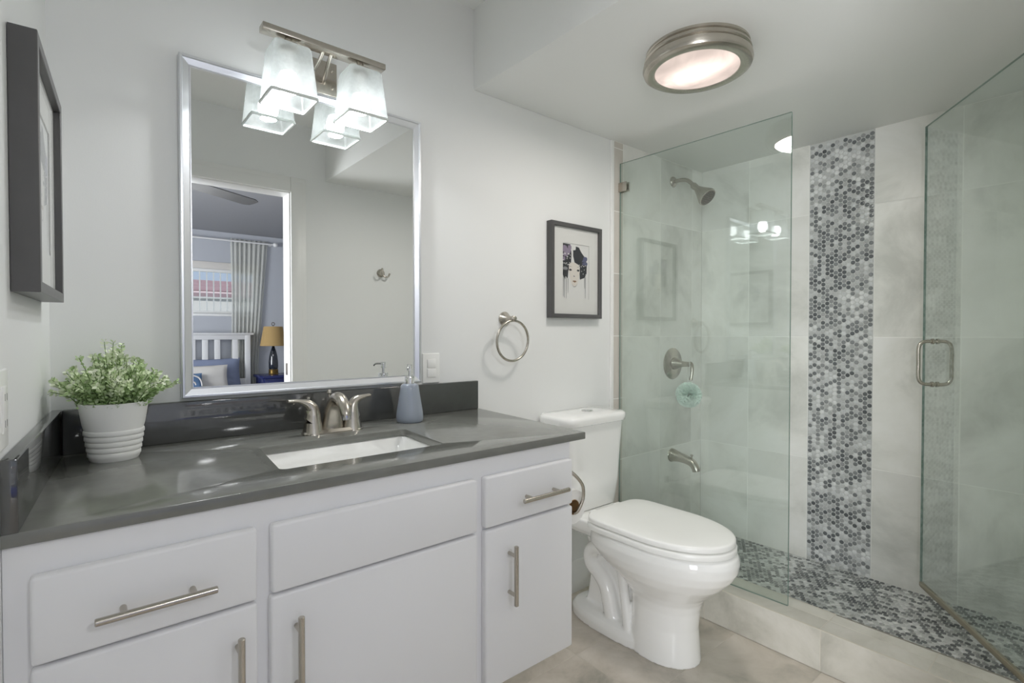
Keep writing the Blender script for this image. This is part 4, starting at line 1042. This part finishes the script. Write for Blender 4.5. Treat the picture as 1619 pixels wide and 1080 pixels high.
bm = NB(); prism(bm, [(-0.46, -0.08), (DX0 - 0.0, -0.08), (LX(0.0) , 0.035), (-0.46, 0.035)], 0, BZC); struct('trim_8', bm, 'trim')
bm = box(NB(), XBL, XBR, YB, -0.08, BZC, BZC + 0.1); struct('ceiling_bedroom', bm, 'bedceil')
bm = box(NB(), XBL, XBR, YB, -0.08, -0.1, 0); struct('floor_bedroom', bm, 'carpet')
def window(idx, x0, x1, z0, z1, nbar, rail=None, side=False):
    b = NB(); f = 0.035
    box(b, x0, x1, YB - 0.10, YB - 0.04, z0, z0 + f, 0.003); box(b, x0, x1, YB - 0.10, YB - 0.04, z1 - f, z1, 0.003)
    box(b, x0, x0 + f, YB - 0.10, YB - 0.04, z0 + f, z1 - f, 0.003); box(b, x1 - f, x1, YB - 0.10, YB - 0.04, z0 + f, z1 - f, 0.003)
    box(b, x0 - 0.02, x1 + 0.02, YB - 0.04, YB + 0.012, z0 - 0.028, z0, 0.004)
    TM = Matrix(((0, 1, 0, XBL - YB), (1, 0, 0, 0), (0, 0, 1, 0), (0, 0, 0, 1))) if side else Matrix()
    bmesh.ops.transform(b, matrix=TM, verts=b.verts); bmesh.ops.recalc_face_normals(b, faces=b.faces)
    wf = struct('window_%d' % idx, b, 'trim')
    b = NB()
    for k in range(1, nbar): 
        x = x0 + f + (x1 - x0 - 2 * f) * k / nbar; box(b, x - 0.006, x + 0.006, YB - 0.088, YB - 0.074, z0 + f, z1 - f)
    if rail: box(b, x0 + f, x1 - f, YB - 0.09, YB - 0.070, rail, rail + 0.02)
    bmesh.ops.transform(b, matrix=TM, verts=b.verts); bmesh.ops.recalc_face_normals(b, faces=b.faces)
    mk('bars', b, 'trim', wf)
    b = NB(); box(b, x0 + f, x1 - f, YB - 0.066, YB - 0.062, z0 + f, z1 - f); bmesh.ops.transform(b, matrix=TM, verts=b.verts); bmesh.ops.recalc_face_normals(b, faces=b.faces); mk('pane', b, 'clear', wf, None)
window(1, WX0, WX1, WZ0, WZ1, 22, 1.60)
window(2, VX0, VX1, VZ0, VZ1, 2, side=True)  # added window, out of view, to go with the fill lamp
bm = NB(); box(bm, WX0 - 0.02, WX1 + 0.02, YB + 0.0005, YB + 0.013, 1.95, 2.035, 0.004); 
tb = mk('window_blind', bm, 'linen', None, label='pale raised blind valance across the top of the bedroom window', cat='blind')
# curtain rod and curtain
CY = YB + 0.055
root = thing('curtain_rod', 'thin white curtain rod with knob end above the bedroom window', 'curtain rod', (0.9, CY, 2.30))
bm = NB(); lathe(bm, (-0.15, CY, 2.305), [(0.011, 0), (0.011, 2.06)], (1, 0, 0), 14); mk('rod', bm, 'bedwhite', root, 50)
bm = NB(); lathe(bm, (1.905, CY, 2.305), [(0.012, 0), (0.026, 0.015), (0.030, 0.032), (0.022, 0.052), (0.002, 0.06)], (1, 0, 0), 18); mk('finial', bm, 'bedwhite', root, 50)
bm = NB(); tube(bm, [(1.88, YB + 0.0005, 2.305), (1.88, CY, 2.305)], 0.008, 10); lathe(bm, (1.88, YB + 0.0005, 2.305), [(0.022, 0), (0.022, 0.006)], (0, 1, 0), 16); mk('bracket', bm, 'bedwhite', root, 50)
bm = NB(); rows = []
nz = 24; nx = 110
for i in range(nz + 1):
    t = i / nz; z = 2.335 - t * 2.30
    x0 = 1.42 + 0.01 * math.sin(t * 5); x1 = 1.845 - 0.12 * min(1, t * 1.5)
    row = []
    for k in range(nx + 1):
        s = k / nx
        amp = 0.011 + 0.006 * t
        row.append(Vector((x0 + (x1 - x0) * s + 0.004 * math.sin(s * 40), YB + 0.036 + amp * math.sin(s * 2 * math.pi * 8 + 0.6 * math.sin(t * 3 + s * 4)), z)))
    rows.append(row)
loft(bm, rows, False, False, closed=False)
cu = mk('curtain', bm, 'sheer', None, 80, label='sheer white gathered curtain hanging beside the bedroom window', cat='curtain')
so = cu.modifiers.new('thickness', 'SOLIDIFY'); so.thickness = 0.0008
# bed
BYH = YB + 0.112      # headboard centre plane
root = thing('bed', 'white slatted-headboard bed with blue bedding in the bedroom', 'bed', (0.80, -2.8, 0))
bm = NB()
HB0, HB1 = -0.02, 1.615
box(bm, HB0 - 0.03, HB1 + 0.035, BYH - 0.03, BYH + 0.035, 1.160, 1.185, 0.004)
box(bm, HB0, HB1, BYH - 0.018, BYH + 0.018, 1.105, 1.160, 0.003)
box(bm, HB0, HB1, BYH - 0.018, BYH + 0.018, 0.55, 0.63, 0.003)
k = 0
x = 1.288
while x > HB0 + 0.1: box(bm, x - 0.061, x, BYH - 0.01, BYH + 0.01, 0.62, 1.11, 0.003); x -= 0.127
box(bm, 1.42, 1.48, BYH - 0.01, BYH + 0.01, 0.62, 1.11, 0.003)
for x0 in (HB0, HB1 - 0.058): box(bm, x0, x0 + 0.058, BYH - 0.024, BYH + 0.024, 0, 1.16, 0.004)
mk('headboard', bm, 'bedwhite', root)
bm = NB(); box(bm, 0.02, 1.55, -3.715, -1.80, 0.24, 0.50, 0.05, 4); mk('mattress', bm, 'linen', root)
bm = NB(); box(bm, 0.01, 1.56, -3.70, -1.78, 0.0, 0.25, 0.01); mk('box_base', bm, 'linen', root)
bm = NB()
rows = []
for i in range(9):       # duvet: over the foot and the mattress
    pass
box(bm, -0.01, 1.575, -3.35, -1.79, 0.30, 0.545, 0.04, 4); mk('duvet', bm, 'duvet', root)
def pleat(x0, x1, y, z0, z1, n):
    rows = []
    for z in (z0, z0 + (z1 - z0) * 0.5, z1 - 0.02, z1):
        rows.append([Vector((x0 + (x1 - x0) * k / (n * 6), y + 0.010 * math.sin(k / 6 * 2 * math.pi) * (1 if z < z1 else 0.3), z)) for k in range(n * 6 + 1)])
    rows.append([Vector((p.x, y - 0.45, z1 + 0.012)) for p in rows[-1]])
    b = NB(); loft(b, rows, False, False, closed=False); return b
th_ = mk('blanket', pleat(-0.02, 1.06, -1.765, 0.28, 0.575, 22), 'throw', None, 60, label='deep blue pleated blanket draped over the foot of the bed', cat='blanket')
so = th_.modifiers.new('thickness', 'SOLIDIFY'); so.thickness = 0.008
def cushion(name, c, W, H, T, tilt, yaw, mat, label, cat, corner=0.0, ruff=0.0, extra=None):
    """upright pillow leaning back; c = bottom centre"""
    b = NB(); n = 22
    R_ = Matrix.Translation(Vector(c)) @ Matrix.Rotation(yaw, 4, 'Z') @ Matrix.Rotation(tilt, 4, 'X')
    g = {}
    for sgn in (1, -1):
        for i in range(n + 1):
            for j in range(n + 1):
                u = i / n * 2 - 1; v = j / n * 2 - 1
                ed = (1 - abs(u) ** 2.4) * (1 - abs(v) ** 2.4)
                if (i in (0, n) or j in (0, n)) and sgn < 0: g[(sgn, i, j)] = g[(1, i, j)]; continue
                pinch = 1 - 0.07 * (1 - abs(u)) * 0 - 0.06 * (abs(v) ** 2) * (1 - abs(u) ** 2)
                pz = 1 - 0.06 * (abs(u) ** 2) * (1 - abs(v) ** 2) * 0 - 0.05 * (1 - abs(u) ** 2) * abs(v)
                x = u * W / 2 * (1 - 0.05 * (1 - v * v) * abs(u)); z = H / 2 + v * H / 2 * (1 - 0.06 * (1 - u * u) * abs(v))
                p = Vector((x, sgn * T / 2 * ed ** 0.55, z)) + Vector((0, 0.006 * noise.noise(Vector((u * 3, v * 3, sgn + W))), 0))
                g[(sgn, i, j)] = b.verts.new(R_ @ p)
    for sgn in (1, -1):
        for i in range(n):
            for j in range(n):
                q = [g[(sgn, i, j)], g[(sgn, i + 1, j)], g[(sgn, i + 1, j + 1)], g[(sgn, i, j + 1)]]
                try: b.faces.new(q if sgn < 0 else q[::-1])
                except ValueError: pass
    bmesh.ops.recalc_face_normals(b, faces=b.faces)
    o = mk(name, b, mat, None, 60, label=label, cat=cat, origin=c)
    return o
cushion('pillow', (1.14, -3.66, 0.525), 0.72, 0.37, 0.15, math.radians(14), 0, 'sham', 'slate blue ruffled pillow against the white headboard', 'pillow')
cushion('pillow', (1.02, -3.50, 0.535), 0.62, 0.29, 0.12, math.radians(16), 0.02, 'linen', 'plain ivory pillow in front of the slate blue one', 'pillow')
sq_ = cushion('cushion', (0.90, -3.385, 0.545), 0.30, 0.20, 0.08, math.radians(18), 0, 'teal', 'small blue cushion with white curved stripe in front of the ivory pillow', 'cushion')
bm = NB(); tube(bm, [(0.95, -3.3475, 0.72), (1.0, -3.344, 0.695), (1.025, -3.340, 0.655), (1.035, -3.338, 0.60)], 0.008, 8, 6); tube(bm, [(0.94, -3.337, 0.655), (0.965, -3.336, 0.64), (0.975, -3.336, 0.615)], 0.007, 8, 6); mk('stripe', bm, 'linen', sq_, 60, label='white curved stripe')
# nightstand and lamp
root = thing('nightstand', 'navy blue nightstand beside the bed', 'nightstand', (1.91, -3.55, 0))
bm = NB(); box(bm, 1.656, 2.16, -3.79, -3.34, 0.640, 0.672, 0.005); mk('top', bm, 'navy', root)
bm = NB(); box(bm, 1.685, 2.130, -3.77, -3.365, 0.0, 0.640, 0.004); mk('body', bm, 'navy', root)
for z0 in (0.47, 0.30):
    bm = NB(); box(bm, 1.705, 2.110, -3.367, -3.350, z0, z0 + 0.145, 0.004); d_ = mk('drawer', bm, 'navy', root)
    bm = NB(); lathe(bm, (1.907, -3.350, z0 + 0.07), [(0.006, 0), (0.006, 0.012), (0.015, 0.016), (0.012, 0.026), (0.002, 0.029)], (0, 1, 0), 16); mk('knob', bm, 'brass', d_, 50)
LX_, LY_ = 1.845, -3.60
root = thing('table_lamp', 'table lamp with tan shade and dark glazed base on the navy nightstand', 'lamp', (LX_, LY_, 0.672))
bm = NB(); lathe(bm, (LX_, LY_, 0.672), [(0.056, 0), (0.058, 0.006), (0.054, 0.014), (0.056, 0.02), (0.054, 0.05), (0.056, 0.056), (0.052, 0.064)], n=28); mk('base', bm, 'brass', root, 40)
bm = NB(); lathe(bm, (LX_, LY_, 0.735), [(0.050, 0), (0.055, 0.03), (0.054, 0.09), (0.047, 0.16), (0.034, 0.22), (0.020, 0.262), (0.013, 0.285), (0.010, 0.35)], n=28); mk('body', bm, 'lampbody', root, 60)
bm = NB(); lathe(bm, (LX_, LY_, 1.025), [(0.148, 0), (0.150, 0.002), (0.108, 0.238), (0.105, 0.238), (0.147, 0.002), (0.148, 0)], n=40, cap0=False, cap1=False); lathe(bm, (LX_, LY_, 1.255), [(0.106, 0), (0.106, 0.002)], n=32); mk('lamp_shade', bm, 'shade_tan', root, 40)
bm = NB(); tube(bm, [(LX_, LY_, 1.255), (LX_, LY_, 1.277)], 0.004, 8); tube(bm, [(LX_ + 0.018 * math.cos(2 * math.pi * k / 24), LY_, 1.295 + 0.018 * math.sin(2 * math.pi * k / 24)) for k in range(24)], 0.0045, 8, closed=True); mk('ring_finial', bm, 'nickd', root, 60)
# ceiling fan: blade tips show in the mirror
FCX, FCY, FZ = 0.46, -0.91, 2.225
root = thing('ceiling_fan', 'gray bladed ceiling fan on the bedroom ceiling', 'fan', (FCX, FCY, BZC))
bm = NB(); lathe(bm, (FCX, FCY, BZC), [(0.07, 0.0003), (0.065, 0.03), (0.015, 0.04), (0.015, 0.11), (0.09, 0.12), (0.11, 0.15), (0.11, 0.20), (0.07, 0.235), (0.07, 0.26), (0.02, 0.28)], (0, 0, -1), 28); mk('motor_housing', bm, 'bedwhite', root, 40)
for k in range(5):
    a = math.radians(-32.5 + 72 * k)
    R_ = Matrix.Translation((FCX, FCY, FZ)) @ Matrix.Rotation(a, 4, 'Z') @ Matrix.Rotation(math.radians(10), 4, 'X')
    bm = NB(); prism(bm, [(0.16, -0.05), (0.30, -0.062), (0.70, -0.066), (0.745, -0.045), (0.75, 0.0), (0.745, 0.045), (0.70, 0.066), (0.30, 0.062), (0.16, 0.05)], -0.004, 0.004, 0.001, 1, mat=R_); bl_ = mk('blade', bm, 'fan', root)
    bm = NB(); box(bm, 0.08, 0.22, -0.018, 0.018, 0.0045, 0.010, 0.001, mat=R_); mk('blade_iron', bm, 'nickd', bl_)
bm = NB(); lathe(bm, (FCX, FCY, BZC - 0.28), [(0.02, 0), (0.085, 0.012), (0.10, 0.04), (0.085, 0.075), (0.045, 0.098), (0.001, 0.104)], (0, 0, -1), 32); mk('added_globe', bm, 'globe', root, 60, label='added glowing white globe')  # globe added below the motor to go with the fill lamp
fl = bpy.data.lights.new('frontal_fill', 'POINT'); fl.energy = FILL_W; fl.shadow_soft_size = 0.09; fl.color = (0.97, 0.985, 1.0)  # added point lamp: frontal fill into the bathroom through the doorway
fo = bpy.data.objects.new('frontal_fill', fl); COL.objects.link(fo); fo.location = (FCX, FCY, BZC - 0.28 - 0.21)
# outside
root = thing('neighbor_house', 'white house with pink clay tile roof outside the bedroom window', 'house', (1.5, -10.5, 0))
bm = NB(); box(bm, -6, 12, -13, -9.24, -0.3, 1.97); mk('walls', bm, 'stucco', root)
bm = NB(); prism(bm, [(-9.2, 1.95), (-9.2, 2.0), (-11.2, 2.42), (-13.4, 2.0), (-13.4, 1.95)], -6.4, 12.4, mat=Matrix(((0, 0, 1, 0), (1, 0, 0, 0), (0, 1, 0, 0), (0, 0, 0, 1))))
rf = mk('roof', bm, 'rooft', root)
bm = NB(); box(bm, -6.4, 12.4, -9.2, -9.16, 1.93, 2.02); mk('fascia', bm, 'fascia', rf)
bm = NB()
for i in range(3):
    y = -9.75 - i * 0.55; z = 2.0 + (-9.2 - y) * 0.21; box(bm, -6.4, 12.4, y, y + 0.16, z - 0.02, z + 0.075, 0.01)
mk('ridge_courses', bm, 'fascia', rf)
bm = box(NB(), -20, 20, -30, YB - 0.14, -0.4, -0.3); struct('ground', bm, 'ground')
